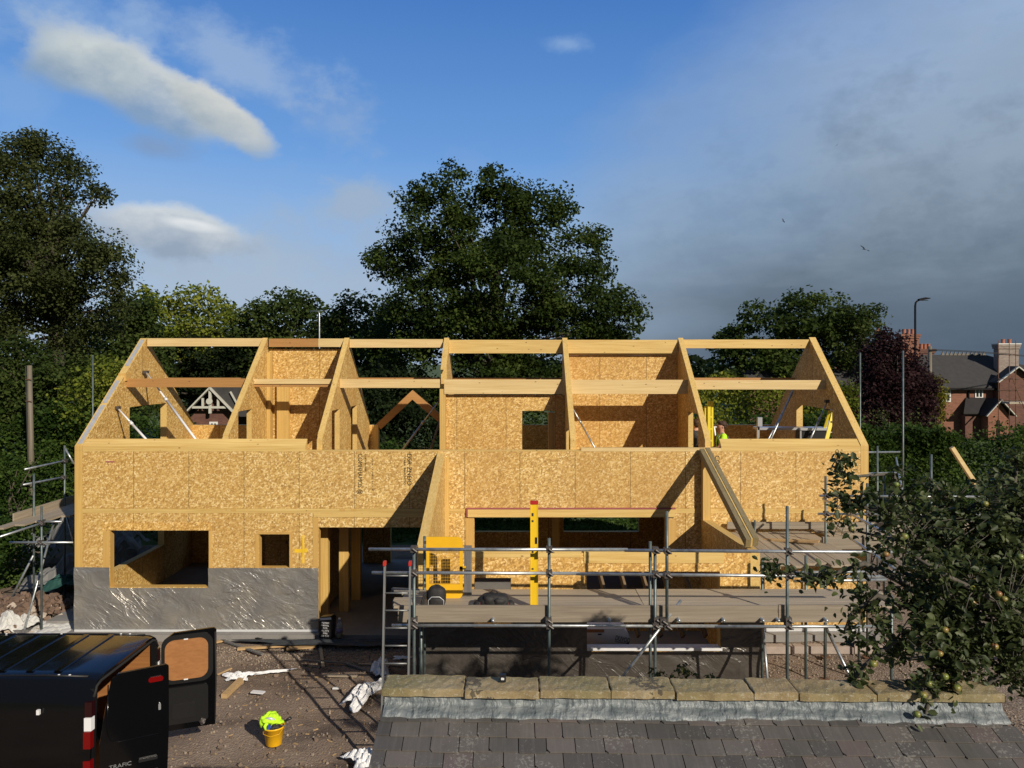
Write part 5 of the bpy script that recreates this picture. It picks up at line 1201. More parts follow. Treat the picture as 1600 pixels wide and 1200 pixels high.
# slates: each its own thin plate, laid in courses down the slope
def slates():
    g = .121; V = []; Fc = []; tone = []
    r = random.Random(5); verge_l = lambda d: x0-.016-.02*d
    # right verge flares out as measured
    verge_r = lambda d: x1-.016+.46*min(d, .55)+.25*max(0, d-.55)
    bl = B(); tn = []
    d = .02; row = 0
    while d < 3.4:
        d1 = d+g
        xx = verge_l(d)-(.10 if row % 2 else 0)
        while xx < verge_r(d):
            w = .204+r.uniform(-.010, .010); a = max(xx, verge_l(d)); c = min(xx+w-.0065, verge_r(d))
            if c-a > .03:
                lift = .010+r.uniform(0, .004); sag = r.uniform(-.006, .006); jg = r.uniform(-.007, .007)
                y_ = lambda x, dd: ry0(x)-dd
                top = .004; e0, e1 = d-.02, d1+jg
                q = [(a, y_(a, e0), rz(e0)+top), (c, y_(c, e0), rz(e0)+top), (c+.001, y_(c, e1), rz(e1)+top+lift), (a, y_(a, e1+sag*.4), rz(e1)+top+lift+sag*.3)]
                lo = [(p[0], p[1], p[2]-.008) for p in q]
                if r.random() < .25: ch = .018; q2 = q
                c1, c2 = [r.uniform(.002, .006) if r.random() < .75 else r.uniform(.008, .022) for _ in (0, 1)]
                A0, A1, A2, A3 = [Vector(p) for p in q]; ml = A3.lerp(A2, r.uniform(.35, .65))+(A3-A0).normalized()*r.uniform(-.004, .003)
                top_ = [A0, A1, A1.lerp(A2, 1-c2/g), A2.lerp(A3, c2/w), ml, A3.lerp(A2, c1/w), A3.lerp(A0, c1/g)]
                m_ = len(top_); lo_ = [p-Vector((0, 0, .008)) for p in top_]
                bl.add(top_+lo_, [tuple(range(m_))]+[(i_, i_+m_, (i_+1) % m_+m_, (i_+1) % m_) for i_ in range(m_)])
                tv = r.random(); tn += [tv]*(2*m_)
            xx += w
        d = d1; row += 1
    o = bl.build('slate_covering', 'slate', t)
    at = o.data.attributes.new('tone', 'FLOAT', 'POINT'); at.data.foreach_set('value', tn)
slates()
b = B(); dl = 3.4
b.prism([(x0-.02, ry0(x0), rz(0)-.03), (x1, ry0(x1), rz(0)-.03), (x1+.9, ry0(x1)-dl, rz(dl)-.03), (x0-.07, ry0(x0)-dl, rz(dl)-.03)], (0, 0, -.06)); b.build('roof_deck', 'roof_tile_dark', t)
b = B(); b.box(x0+.05, x1-.1, 2.5, 5.6, -.2, 1.95); b.build('wall', 'wall_stone', t)
b = B(); b.prism([(x0+.03, 2.5, -.2), (x0+.03, 5.66, -.2), (x0+.03, 5.66, 3.17), (x0+.03, 2.5, 1.92)], (.12, 0, 0)); b.build('side_wall', 'wall_stone', t)
b = B(); b.prism([(x1-.2, 2.5, -.2), (x1-.2, 5.5, -.2), (x1-.2, 5.5, 3.1), (x1-.2, 2.5, 1.9)], (.12, 0, 0)); b.build('side_wall', 'wall_stone', t)
# little camera cube on the coping
p = W(785.5, 1060, 5.78); t = thing('action_camera', (p.x, 5.78, ct), 'tiny black cube camera with a white label standing on the coping', 'camera')
b = B(); b.box(p.x-.024, p.x+.024, 5.765, 5.80, ct+.003, ct+.056); b.build('camera_body', 'black_plastic', t)
b = B(); b.box(p.x-.012, p.x+.011, 5.762, 5.7645, ct+.020, ct+.037); b.build('label', 'white_print', t)
b = B(); b.tube((p.x+.009, 5.766, ct+.044), (p.x+.009, 5.760, ct+.044), .007, 12); b.build('lens', 'glass_dark', t)

# ================================================================== VEGETATION
def leaf_mesh(name, C, S, mat, parent, tone, fold=False, out=None, seed=0, droop=0.):
    """C: Nx3 leaf centres, S: N sizes. Each leaf is a small diamond (fold: two halves folded on the midrib)"""
    r = np.random.default_rng(seed); N = len(C)
    nrm = r.normal(size=(N, 3)); nrm[:, 2] = np.abs(nrm[:, 2])+.3
    if out is not None: nrm += out*1.0
    nrm /= np.linalg.norm(nrm, axis=1)[:, None]
    t = r.normal(size=(N, 3)); t[:, 2] -= droop; t -= nrm*(t*nrm).sum(1)[:, None]; t /= np.linalg.norm(t, axis=1)[:, None]; s = np.cross(nrm, t)
    S = S[:, None]; w = .36
    if not fold:
        v = np.stack([C-t*S*.5, C+s*S*w-t*S*.05, C+t*S*.5, C-s*S*w-t*S*.05], 1).reshape(-1, 3); k = 4
        li = np.arange(N*4); ls = np.arange(N)*4; lt = np.full(N, 4)
    else:
        u = nrm*S*.10
        v = np.stack([C-t*S*.5, C+s*S*w*.85-t*S*.18+u, C+s*S*w*.72+t*S*.2+u, C+t*S*.52-u, C-s*S*w*.72+t*S*.2+u, C-s*S*w*.85-t*S*.18+u], 1).reshape(-1, 3); k = 6
        base = np.arange(N)[:, None]*6
        li = np.concatenate([base+np.array([0, 1, 2, 3]), base+np.array([0, 3, 4, 5])], 1).reshape(-1); ls = np.arange(2*N)*4; lt = np.full(2*N, 4)
    org = np.array(ORG.get(parent.name, Vector((0, 0, 0)))) if parent else np.zeros(3)
    me = bpy.data.meshes.new(name); me.vertices.add(len(v)); me.vertices.foreach_set('co', (v-org).astype(np.float32).ravel())
    me.loops.add(len(li)); me.loops.foreach_set('vertex_index', li.astype(np.int32)); me.polygons.add(len(ls))
    me.polygons.foreach_set('loop_start', ls.astype(np.int32)); me.polygons.foreach_set('loop_total', lt.astype(np.int32))
    at = me.attributes.new('tone', 'FLOAT', 'POINT'); at.data.foreach_set('value', np.repeat(tone, k).astype(np.float32))
    me.materials.append(MATS[mat]); me.update(calc_edges=True)
    o = bpy.data.objects.new(name, me); COL.objects.link(o)
    if parent: o.parent = parent
    ORG[o.name] = Vector(org); return o
def crown_points(ells, nclump, rc, nleaf, seed, flat=.8, shell=.55):
    """clump centres filled towards the outside of a union of ellipsoids; leaves gathered in each clump"""
    r = np.random.default_rng(seed); vol = np.array([e[3]*e[4]*e[5] for e in ells]); vol = vol**.7; vol /= vol.sum(); Cc = []
    tries = 0
    while len(Cc) < nclump and tries < nclump*30:
        tries += 1
        e = ells[r.choice(len(ells), p=vol)]; d = r.normal(size=3); d /= np.linalg.norm(d); rad = shell+(1-shell)*r.random()**.6
        p = np.array(e[:3])+d*rad*np.array(e[3:6])*(1+.10*r.normal())
        inside = sum(1 for q in ells if (((p-np.array(q[:3]))/np.array(q[3:6]))**2).sum() < .30)
        if inside: continue
        Cc.append(p)
    Cc = np.array(Cc); n = len(Cc)
    k = np.maximum(6, (nleaf*r.uniform(.5, 1.5, n))).astype(int); idx = np.repeat(np.arange(n), k)
    rr_ = rc*r.uniform(.6, 1.35, n)
    off = r.normal(size=(len(idx), 3)); off /= np.linalg.norm(off, axis=1)[:, None]; off *= (r.random(len(idx))**.5)[:, None]
    P = Cc[idx]+off*rr_[idx][:, None]*np.array([1.15, 1.15, flat]); tone = np.clip(r.uniform(0, 1, n)[idx]*.6+r.uniform(0, .5, len(idx)), 0, 1)
    return Cc, P, off, tone
def tree(name, label, cat, ells, mat, nclump, rc, nleaf, size, seed, trunk=None, group=None, flat=.8, shell=.55, ground=-.17, limbs=26, droop=0., bark='bark', tr=.35):
    r = random.Random(seed); cx = sum(e[0] for e in ells)/len(ells); cy = sum(e[1] for e in ells)/len(ells)
    bx, by = trunk or (cx, cy); t = thing(name, (bx, by, ground), label, cat, group)
    Cc, P, off, tone = crown_points(ells, nclump, rc, nleaf, seed, flat, shell)
    rs = np.random.default_rng(seed+1); S = size*rs.uniform(.6, 1.4, len(P))
    P[:, 2] = np.maximum(P[:, 2], ground+.05)
    leaf_mesh('crown', P, S, mat, t, tone, False, off*.6, seed+2, droop)
    zt = max(e[2]+e[5] for e in ells); zl = min(e[2]-e[5] for e in ells)
    b = B(); fork = max(ground+.6, min(zl+.15*(zt-zl), ground+.45*(zt-ground))); top = Vector((cx, cy, ground+.80*(zt-ground)))
    base = Vector((bx, by, ground)); fk = Vector((bx*.7+cx*.3, by*.7+cy*.3, fork))
    b.path([base, base.lerp(fk, .1), fk, fk.lerp(top, .5)+Vector((r.uniform(-.3, .3), 0, 0)), top], [tr*1.4, tr, tr*.8, tr*.45, tr*.08], 10)
    order = list(range(len(Cc))); r.shuffle(order)
    for i in order[:limbs]:
        q = Vector(Cc[i]); s = fk.lerp(top, max(0, min(.9, (q.z-fork)/(max(.5, top.z-fork))*.6*r.uniform(.5, 1))))
        m1 = s.lerp(q, .35)+Vector((0, 0, .08*(q-s).length)); m2 = s.lerp(q, .7)+Vector((r.uniform(-.1, .1), r.uniform(-.1, .1), .05*(q-s).length))
        w = tr*.34*r.uniform(.6, 1); b.path([s, m1, m2, q], [w, w*.7, w*.4, w*.12], 6)
    b.build('trunk', bark, t, True); return t
def E(px, py, rx, ry, D, dy=0, rd=None):
    """one lobe of a crown, measured on the photo, placed at its depth with real size"""
    D2 = D+dy; c = W(px, py, D2); k = D2/FPX; return (c.x, c.y, c.z, rx*k, (rd or rx)*k, ry*k)
# the big oak behind the ridge
D = 38
tree('oak_tree', 'big dark green oak towering behind the middle of the open roof', 'tree',
     [E(770, 360, 70, 75, D), E(690, 345, 55, 62, D, -1), E(770, 285, 22, 36, D), E(698, 290, 36, 30, D), E(840, 345, 55, 60, D, 1), E(905, 390, 34, 36, D), E(640, 400, 55, 50, D, 1), E(610, 395, 32, 26, D, -1), E(645, 310, 20, 24, D),
      E(780, 450, 110, 80, D, -2), E(900, 460, 80, 60, D), E(960, 500, 48, 46, D, -1), E(680, 470, 90, 75, D, 1), E(720, 560, 120, 100, D), E(880, 560, 110, 90, D, 1), E(820, 640, 150, 80, D, 1), E(865, 330, 18, 20, D), E(930, 372, 14, 20, D), E(625, 555, 60, 80, D, 2)],
     'leaf_oak', 800, .70, 165, .165, 31, limbs=60, shell=.45)
# birch mass on the left edge
D = 33
tree('birch_tree', 'tall olive green birch filling the left edge of the picture', 'tree',
     [E(50, 300, 75, 75, D), E(105, 285, 45, 40, D, 1), E(150, 300, 18, 22, D), E(140, 275, 16, 14, D), E(-10, 330, 80, 100, D, -1), E(80, 400, 95, 75, D, -1), E(150, 450, 50, 60, D), E(20, 450, 95, 80, D, 1), E(60, 520, 100, 60, D, 1), E(55, 228, 34, 22, D), E(100, 250, 30, 18, D), E(170, 420, 30, 40, D), E(-70, 420, 80, 140, D)],
     'leaf_birch', 700, .62, 140, .125, 37, trunk=(-19.5, 33), shell=.35, limbs=60, droop=.6)
# trees in between, left of the oak
G = 'trees behind the house'
tree('broadleaf_tree', 'yellow green tree right of the birch above the left gable', 'tree', [E(300, 500, 75, 50, 52), E(255, 510, 50, 45, 52, 1), E(350, 515, 45, 45, 52), E(300, 560, 90, 60, 52, 1)], 'leaf_yellowgreen', 190, .95, 75, .26, 41, group=G, limbs=14)
tree('broadleaf_tree', 'rounded dark tree with reddish top left of the lamp post', 'tree', [E(445, 505, 58, 50, 50), E(480, 530, 40, 45, 50, 1), E(405, 530, 40, 40, 50), E(450, 580, 70, 60, 50)], 'leaf_mid', 190, .9, 75, .25, 42, group=G, limbs=14)
tree('broadleaf_tree', 'grey green tree between the lamp post and the oak', 'tree', [E(560, 505, 40, 45, 46), E(530, 530, 38, 42, 46, 1), E(590, 530, 40, 50, 46), E(560, 580, 70, 70, 46)], 'leaf_mid', 190, .85, 75, .22, 43, group=G, limbs=14)
tree('broadleaf_tree', 'shadowy green tree filling the gap right of the birch', 'tree', [E(205, 520, 40, 60, 44), E(170, 560, 55, 70, 44, 1), E(215, 590, 50, 70, 44)], 'leaf_mid', 190, .8, 80, .22, 44, group=G, limbs=14)
tree('pine_tree', 'blue green pine with layered boughs seen through the left bay', 'tree', [E(330, 550, 65, 35, 50), E(290, 580, 60, 40, 50, 1), E(385, 575, 55, 40, 50), E(350, 610, 100, 50, 50, 1), E(250, 565, 40, 50, 50)], 'leaf_dark', 260, .8, 90, .21, 45, group=G, flat=.35, limbs=20)
tree('broadleaf_tree', 'dark lower tree beneath the birch behind the left scaffold', 'tree', [E(40, 600, 80, 60, 29), E(120, 620, 60, 60, 29, 1), E(90, 680, 70, 50, 29), E(175, 640, 50, 60, 29, 2), E(0, 690, 60, 60, 28)], 'leaf_mid', 300, .6, 95, .14, 46, group=G, limbs=16)
tree('broadleaf_tree', 'dark tree behind the dormer frame and left rooms', 'tree', [E(500, 620, 80, 60, 34), E(600, 640, 70, 70, 34, 1), E(460, 640, 50, 60, 35, 1), E(640, 690, 70, 60, 33)], 'leaf_dark', 260, .65, 85, .17, 47, group=G, limbs=12)
tree('elder_bush', 'bush with light leaf sprigs between birch and left gable', 'bush', [E(160, 575, 26, 18, 27), E(180, 600, 34, 36, 27), E(140, 640, 40, 50, 27)], 'leaf_yellowgreen', 60, .5, 50, .12, 48, limbs=8, tr=.12)
tree('ivy_bush', 'low green bush at the far left behind the heaped tarpaulins', 'bush', [E(30, 760, 60, 50, 25), E(-20, 800, 60, 80, 24), E(80, 740, 40, 50, 26), E(10, 870, 40, 60, 20.5)], 'leaf_hedge', 230, .42, 85, .10, 49, limbs=6, tr=.1)
# right hand side
tree('cedar_like_tree', 'dense domed dark tree on the skyline right of the ridge', 'tree', [E(1265, 500, 62, 42, 75), E(1185, 520, 55, 48, 75, 1), E(1235, 540, 60, 50, 75), E(1160, 550, 38, 45, 75), E(1300, 540, 50, 50, 75, 2), E(1210, 590, 80, 50, 75)], 'leaf_oak', 260, 1.25, 90, .36, 51, limbs=12, flat=.65, shell=.8)
tree('open_crowned_tree', 'lighter open crowned tree joined to the domed tree', 'tree', [E(1345, 492, 30, 20, 72), E(1365, 520, 22, 22, 72, 1), E(1325, 525, 28, 30, 72), E(1350, 560, 36, 30, 72)], 'leaf_mid', 85, 1.0, 60, .30, 52, limbs=30, shell=.4)
tree('copper_beech', 'dark purple copper beech in front of the brick houses', 'tree', [E(1390, 575, 42, 50, 42), E(1410, 620, 46, 60, 42, 1), E(1370, 640, 45, 60, 42), E(1425, 650, 30, 60, 42), E(1382, 545, 22, 22, 42), E(1430, 600, 20, 26, 42)], 'leaf_copper', 260, .65, 90, .17, 53, limbs=20)
tree('golden_conifer', 'narrow golden yellow conifer beside the copper beech', 'tree', [E(1455, 615, 13, 36, 44), E(1458, 650, 13, 40, 44, .5)], 'leaf_gold', 70, .45, 70, .14, 54, limbs=4, tr=.15)
tree('small_fruit_tree', 'thin grey leaved fruit tree in front of the copper beech', 'tree', [E(1400, 655, 36, 26, 33), E(1395, 690, 40, 40, 33)], 'leaf_weed', 40, .4, 22, .09, 55, limbs=30, tr=.1, bark='apple_bark')
def hedge(name, label, x0, x1, y, depth, ztop, mat, n, seed, size=.12, zb=-.1):
    r = np.random.default_rng(seed); t = thing(name, ((x0+x1)/2, y, -.17), label, 'hedge')
    u = r.random(n); x = x0+(x1-x0)*u; top = ztop+.28*np.sin(x*.9+seed)+.18*np.sin(x*2.3)+.1*np.sin(x*5.1)
    k = r.random(n); yy = y+depth*(r.random(n)-.5); zz = zb+(top-zb)*(1-(1-k)**1.6)
    face = r.random(n) < .6; yy[face] = y-depth/2+np.abs(r.normal(0, .22, face.sum()))+.25*np.sin(x[face]*1.7+zz[face]*1.3)
    zz += r.normal(0, .12, n); P = np.stack([x, yy, zz], 1)
    leaf_mesh('foliage', P, size*r.uniform(.6, 1.5, n), mat, t, np.clip(.5+.35*np.sin(x*1.1+zz*1.7)*np.sin(zz*2.1-x*.6)+r.normal(0, .2, n), 0, 1), seed=seed)
    b = B()
    for i in range(int((x1-x0)/1.2)):
        xx = x0+.6+i*1.2; b.path([(xx, y, -.17), (xx+.1, y, ztop*.5), (xx-.1, y, ztop*.9)], [.06, .04, .01], 6)
    b.build('stems', 'bark', t, True); return t
hedge('tall_hedge', 'tall dense hedge behind the right hand room and scaffold', 6.2, 15.6, 28, 2.2, 3.55, 'leaf_hedge', 36000, 61, .12)
hedge('tall_hedge', 'yellow tipped hedge seen through the bay next to the right gable', 7.0, 14.6, 33.5, 2.0, 4.8, 'leaf_yellowgreen', 20000, 62, .13)
hedge('side_hedge', 'dark overgrown hedge left of the gable behind the grey tarpaulins', -30, -11.2, 27.5, 2.2, 3.9, 'leaf_hedge', 26000, 66, .12)
hedge('low_hedge', 'dark hedge behind the rear left of the house', -14, 5.5, 30, 2.0, 2.3, 'leaf_hedge', 16000, 63, .13)
hedge('garden_hedge', 'green garden hedge at the far right in front of the brick house', 15.2, 30, 31, 2.4, 3.0, 'leaf_hedge', 26000, 64, .12)
# distant wood closing the horizon behind everything
r_ = np.random.default_rng(70); n_ = 26000; xx = r_.uniform(-130, 130, n_); top = 5.2+1.3*np.sin(xx*.09)+.8*np.sin(xx*.31+1); P_ = np.stack([xx, 105+r_.uniform(-4, 4, n_), top*r_.random(n_)**.6], 1)
tag(leaf_mesh('distant_wood', P_, .9*r_.uniform(.6, 1.4, n_), 'leaf_dark', None, r_.random(n_), seed=70), 'far dark wood along the horizon', 'wood', None, 'stuff')
# grass blades on the lawn just behind the house and weeds
r_ = np.random.default_rng(71); n_ = 12000; P_ = np.stack([r_.uniform(-12, 14, n_), r_.uniform(25.5, 29, n_), np.full(n_, -.08)], 1)
tag(leaf_mesh('grass', P_, .16*r_.uniform(.6, 1.4, n_), 'leaf_hedge', None, r_.random(n_), seed=71), 'long grass behind the house', 'grass', None, 'stuff')
c = W(1058, 1060, 8.6); t = thing('weeds', (c.x, 8.6, -.17), 'straggly yellow green weeds rising behind the coping stones', 'weeds')
r = random.Random(9); b = B(); LP = []
for i in range(34):
    x = c.x+r.uniform(-.42, .40); y = 8.6+r.uniform(-.25, .25); zt = 2.28+r.uniform(-.22, .16)-.25*abs(x-c.x); pts = [(x*.5+c.x*.5, y, .0), (x, y, 1.4), (x+r.uniform(-.15, .15), y+.05, zt-.15), (x+r.uniform(-.3, .3), y, zt)]
    b.path(pts, [.008, .006, .004, .0015], 5)
    for k in range(26):
        q = r.random()**.5; p = Vector(pts[1]).lerp(Vector(pts[2]), q) if r.random() < .5 else Vector(pts[2]).lerp(Vector(pts[3]), q)
        LP.append((p.x+r.uniform(-.05, .05), p.y+r.uniform(-.05, .05), p.z+r.uniform(-.05, .05)))
b.build('stems', 'apple_bark', t, True); LP = np.array(LP); leaf_mesh('leaves', LP, .05*np.random.default_rng(1).uniform(.5, 1.5, len(LP)), 'leaf_weed', t, np.random.default_rng(2).random(len(LP)), True, seed=72)

# ------------------------------------------------------------------ apple tree on the right
def apple_tree():
    t = thing('apple_tree', (5.6, 6.9, -.17), 'old apple tree laden with green and russet apples reaching over the slate roof', 'apple tree')
    r = random.Random(21); b = B(); anchors = []; org = Vector((5.6, 6.9, -.17))
    trunk = [org, Vector((5.5, 6.85, .9)), Vector((5.3, 6.75, 2.0)), Vector((5.15, 6.65, 2.9))]
    b.path(trunk, [.17, .14, .12, .10], 12); fork = trunk[-1]
    tipsA = []
    # main limbs, each given by points (px, py, depth)
    limbs = [[(1560, 960, 8.0), (1470, 880, 7.9), (1390, 800, 7.9), (1330, 790, 8.0), (1300, 770, 8.0)],
             [(1560, 960, 8.0), (1480, 900, 8.2), (1420, 800, 8.4), (1395, 740, 8.5), (1330, 745, 8.3), (1300, 728, 8.2)],
             [(1560, 980, 8.0), (1450, 930, 7.7), (1350, 880, 7.6), (1290, 902, 7.6), (1215, 893, 7.7), (1190, 889, 7.7)],
             [(1570, 900, 8.2), (1520, 820, 8.6), (1480, 780, 8.7), (1450, 745, 8.7)],
             [(1590, 900, 8.3), (1580, 800, 8.7), (1585, 760, 8.9), (1592, 715, 9.0)],
             [(1560, 980, 7.8), (1450, 960, 7.5), (1370, 930, 7.4), (1330, 960, 7.4), (1318, 990, 7.4)],
             [(1560, 1000, 7.7), (1480, 1010, 7.4), (1400, 1000, 7.2), (1350, 1040, 7.2), (1330, 1070, 7.2)],
             [(1570, 1000, 7.6), (1500, 1040, 7.3), (1460, 1060, 7.1), (1448, 1110, 6.95), (1440, 1160, 6.85)],
             [(1590, 960, 7.6), (1540, 930, 7.3), (1480, 900, 7.2), (1430, 870, 7.2)],
             [(1600, 1000, 7.5), (1580, 1050, 7.3), (1530, 1075, 7.2)], [(1620, 950, 8.0), (1640, 850, 8.2), (1650, 760, 8.4)],
             [(1560, 900, 8.5), (1440, 850, 8.9), (1380, 840, 9.1), (1340, 830, 9.2)], [(1600, 1010, 8.4), (1500, 1020, 8.9), (1420, 1030, 9.2), (1380, 1010, 9.3)]]
    for L_ in limbs:
        pts = [fork]+[W(p[0], p[1], p[2]*.8) for p in L_]; n = len(pts); rs = [.034*(1-i/(n))**1.1+.004 for i in range(n)]; b.path(pts, rs, 8)
        for i in range(1, n-1):
            for k in range(4):
                q = pts[i].lerp(pts[i+1], r.random()); anchors.append((q, r.uniform(.16, .42), i/n))
        tipsA.append(pts[-1]); anchors.append((pts[-1], .14, 1)); anchors.append((pts[-1].lerp(pts[-2], .3), .18, 1)); anchors.append((pts[-1].lerp(pts[-2], .6), .2, 1))
    # leaf bearing twigs in explicit masses of the crown
    mass = [(1425, 765, 36, 40, 8.4), (1478, 800, 46, 36, 8.5), (1572, 770, 44, 46, 8.9), (1590, 800, 50, 60, 8.3), (1450, 830, 60, 50, 8.0), (1530, 850, 70, 60, 8.2), (1400, 800, 40, 40, 8.1), (1370, 770, 26, 22, 8.0), (1340, 790, 24, 18, 8.0),
            (1590, 900, 60, 70, 7.9), (1500, 920, 70, 60, 7.6), (1430, 900, 50, 40, 7.6), (1390, 860, 34, 26, 7.9), (1370, 905, 40, 18, 7.5), (1345, 940, 26, 24, 7.4), (1400, 960, 44, 40, 7.4), (1470, 980, 60, 46, 7.3), (1560, 990, 60, 50, 7.5), (1600, 1040, 40, 40, 7.6),
            (1350, 1010, 26, 22, 7.3), (1390, 1030, 30, 24, 7.3), (1345, 1055, 24, 18, 7.2), (1450, 1045, 34, 36, 7.1), (1448, 1095, 16, 34, 7.0), (1505, 1030, 34, 28, 7.2), (1485, 1080, 22, 20, 7.1), (1560, 1040, 30, 22, 7.4),
            (1260, 902, 26, 14, 7.65), (1300, 905, 26, 12, 7.6), (1205, 892, 14, 8, 7.7), (1320, 722, 16, 12, 8.2), (1318, 758, 22, 20, 8.1), (1330, 805, 34, 16, 8.0), (1310, 830, 20, 12, 8.0), (1590, 725, 30, 18, 9.0), (1440, 1140, 12, 18, 6.9), (1500, 870, 80, 80, 8.7), (1590, 860, 60, 120, 9.0), (1520, 960, 80, 60, 8.6)]
    T = []
    for (px, py, rx, ry, D) in mass:
        n = max(4, int(rx*ry/(54 if px > 1450 else 115)))
        for k in range(n):
            while True:
                u, v = r.uniform(-1, 1), r.uniform(-1, 1)
                if u*u+v*v < 1: break
            T.append(W(px+u*rx, py+v*ry, D*.8+r.uniform(-.3, .3)*min(1, rx/40)))
    LP = []; LS = []; TN = []
    A = [a[0] for a in anchors]
    for q in T:
        s = min(A, key=lambda a: (a-q).length+max(0, a.z-q.z)*.1)
        mid = s.lerp(q, .5)+Vector((0, 0, .05)); b.path([s, mid, q], [.0055, .004, .0016], 5)
        d = (q-s); d = d.normalized() if d.length > .01 else Vector((0, 0, 1)); tn = r.random()
        for k in range(r.randint(7, 13)):
            f = r.random(); p = mid.lerp(q, f)+Vector((r.gauss(0, .037), r.gauss(0, .037), r.gauss(0, .037)-.01)); LP.append(p); LS.append(r.uniform(.045, .084)); TN.append(min(1, max(0, tn*.6+r.random()*.5)))
    for (a, s_, _) in anchors:
        for k in range(5): LP.append(a+Vector((r.gauss(0, .055), r.gauss(0, .055), r.gauss(0, .055)))); LS.append(r.uniform(.04, .072)); TN.append(r.random())
    b.build('trunk', 'apple_bark', t, True)
    leaf_mesh('leaves', np.array([tuple(p) for p in LP]), np.array(LS), 'leaf_apple', t, np.array(TN), True, seed=80, droop=.5)
    for i, (px, py, D) in enumerate([(1400, 757, 7.9), (1539, 787, 7.9), (1413, 838, 7.6), (1425, 889, 7.5), (1524, 908, 7.3), (1518, 918, 7.25), (1530, 920, 7.3), (1511, 912, 7.35), (1527, 936, 7.3), (1519, 941, 7.32), (1456, 975, 7.1), (1476, 984, 7.1), (1462, 1012, 7.1),
             (1468, 1021, 7.0), (1476, 1057, 6.95), (1451, 1068, 6.9), (1433, 1116, 6.85), (1364, 1037, 7.1), (1560, 928, 7.2), (1554, 1010, 7.2), (1384, 866, 7.5), (1594, 870, 7.4), (1495, 1075, 6.95), (1569, 936, 7.3), (1442, 1086, 6.9), (1330, 826, 7.9)]):
        p = W(px, py, D*.8); rr_ = .025+.006*((i*37) % 5)/5; b = B(); prof = []
        for k in range(11):
            a = -math.pi/2+math.pi*k/10; prof.append((max(.002, rr_*math.cos(a)*(1.0+.05*math.sin(a))), p.z+rr_*.88*math.sin(a)-(.007 if k in (10,) else 0)))
        b.lathe(prof, p.x, p.y, 14); a = b.build('apple', 'apple_skin', t, True)
        b = B(); b.path([(p.x, p.y, p.z+rr_*.7), (p.x+.008, p.y+.01, p.z+rr_*1.6)], .002, 5); b.build('stalk', 'apple_bark', a)
apple_tree()

# ================================================================== BUILDINGS AND POSTS BEYOND
def gable_roof(b, x0, x1, y0, y1, ze, zr, over=.3, th=.12, axis='x'):
    if axis == 'x':
        m = (y0+y1)/2
        for (a, s) in ((y0-over, 1), (y1+over, -1)):
            k = (zr-ze)/((y1-y0)/2); ea = ze-k*over
            b.prism([(x0-over, a, ea), (x1+over, a, ea), (x1+over, m, zr), (x0-over, m, zr)], (0, 0, th))
    else:
        m = (x0+x1)/2
        for a in (x0-over, x1+over):
            k = (zr-ze)/((x1-x0)/2); ea = ze-k*over
            b.prism([(a, y0-over, ea), (a, y1+over, ea), (m, y1+over, zr), (m, y0-over, zr)], (0, 0, th))
def window(par, x0, x1, y, z0, z1, mull=2, rail=True):
    b = B(); f = .09
    b.box(x0, x0+f, y-.06, y, z0, z1); b.box(x1-f, x1, y-.06, y, z0, z1); b.box(x0+f, x1-f, y-.06, y, z0, z0+f); b.box(x0+f, x1-f, y-.06, y, z1-f, z1)
    for i in range(1, mull): x = x0+(x1-x0)*i/mull; b.box(x-.035, x+.035, y-.058, y, z0+f, z1-f)
    if rail: b.box(x0+f, x1-f, y-.055, y-.001, (z0+z1)/2+.1, (z0+z1)/2+.18)
    w = b.build('window', 'white_paint', par); b = B(); b.box(x0+f, x1-f, y-.03, y-.022, z0+f, z1-f); b.build('pane', 'glass_dark', w); return w
def chimney(par, px0, px1, pt, pb, D, m, pots, dep=None, cap=None):
    b = B(); a, c = W(px0, pt, D), W(px1, pb, D); dep = dep or (c.x-a.x)*.7
    b.box(a.x, c.x, D, D+dep, c.z, a.z); b.box(a.x-.07, c.x+.07, D-.07, D+dep+.07, a.z-.35, a.z-.18); b.box(a.x-.1, c.x+.1, D-.1, D+dep+.1, a.z-.18, a.z); ch = b.build('chimney', m, par)
    for k in range(pots):
        x = a.x+(c.x-a.x)*(k+1)/(pots+1); b = B(); b.lathe([(.14, a.z), (.13, a.z+.35), (.15, a.z+.37), (.15, a.z+.42)], x, D+dep/2, 12); b.build('pot', 'terracotta', ch)
    if cap:
        b = B(); b.box(a.x-.13, c.x+.13, D-.13, D+dep+.13, a.z+.0, a.z+.07); b.build('cap', cap, ch)
# brick house on the right
D = 60; t = thing('brick_house', W(1530, 690, D), 'red brick house with grey slate roof and white windows at the far right', 'house')
xa, xb = W(1440, 600, D).x, W(1720, 600, D).x; ze = Z(605, D); b = B(); b.box(xa, xb, D, D+7, -.2, ze); b.build('wall', 'brick_red', t)
b = B(); zr = Z(557, D+3.5); k = .35
b.prism([(xa-.3, D-k, ze-.1), (xb, D-k, ze-.1), (W(1540, 557, D+3.5).x, D+3.5, zr), (xa+1.2, D+3.5, zr)], (0, 0, .14)); b.prism([(xa-.3, D+7.3, ze-.1), (xb, D+7.3, ze-.1), (W(1540, 557, D+3.5).x, D+3.5, zr), (xa+1.2, D+3.5, zr)], (0, 0, .14))
b.prism([(xa-.3, D-k, ze-.1), (xa-.3, D+7.3, ze-.1), (xa+1.2, D+3.5, zr)], (0, 0, .14)); b.build('roof', 'roof_slate', t)
b = B(); x0, x1 = W(1470, 557, D+3.5).x, W(1538, 557, D+3.5).x; i = 0
while x0 < x1: b.prism([(x0, D+3.42, zr+.1), (x0+.28, D+3.42, zr+.1), (x0+.14, D+3.42, zr+.42)], (0, .1, 0)); x0 += .34
b.build('ridge_crest', 'pole_wood', t)
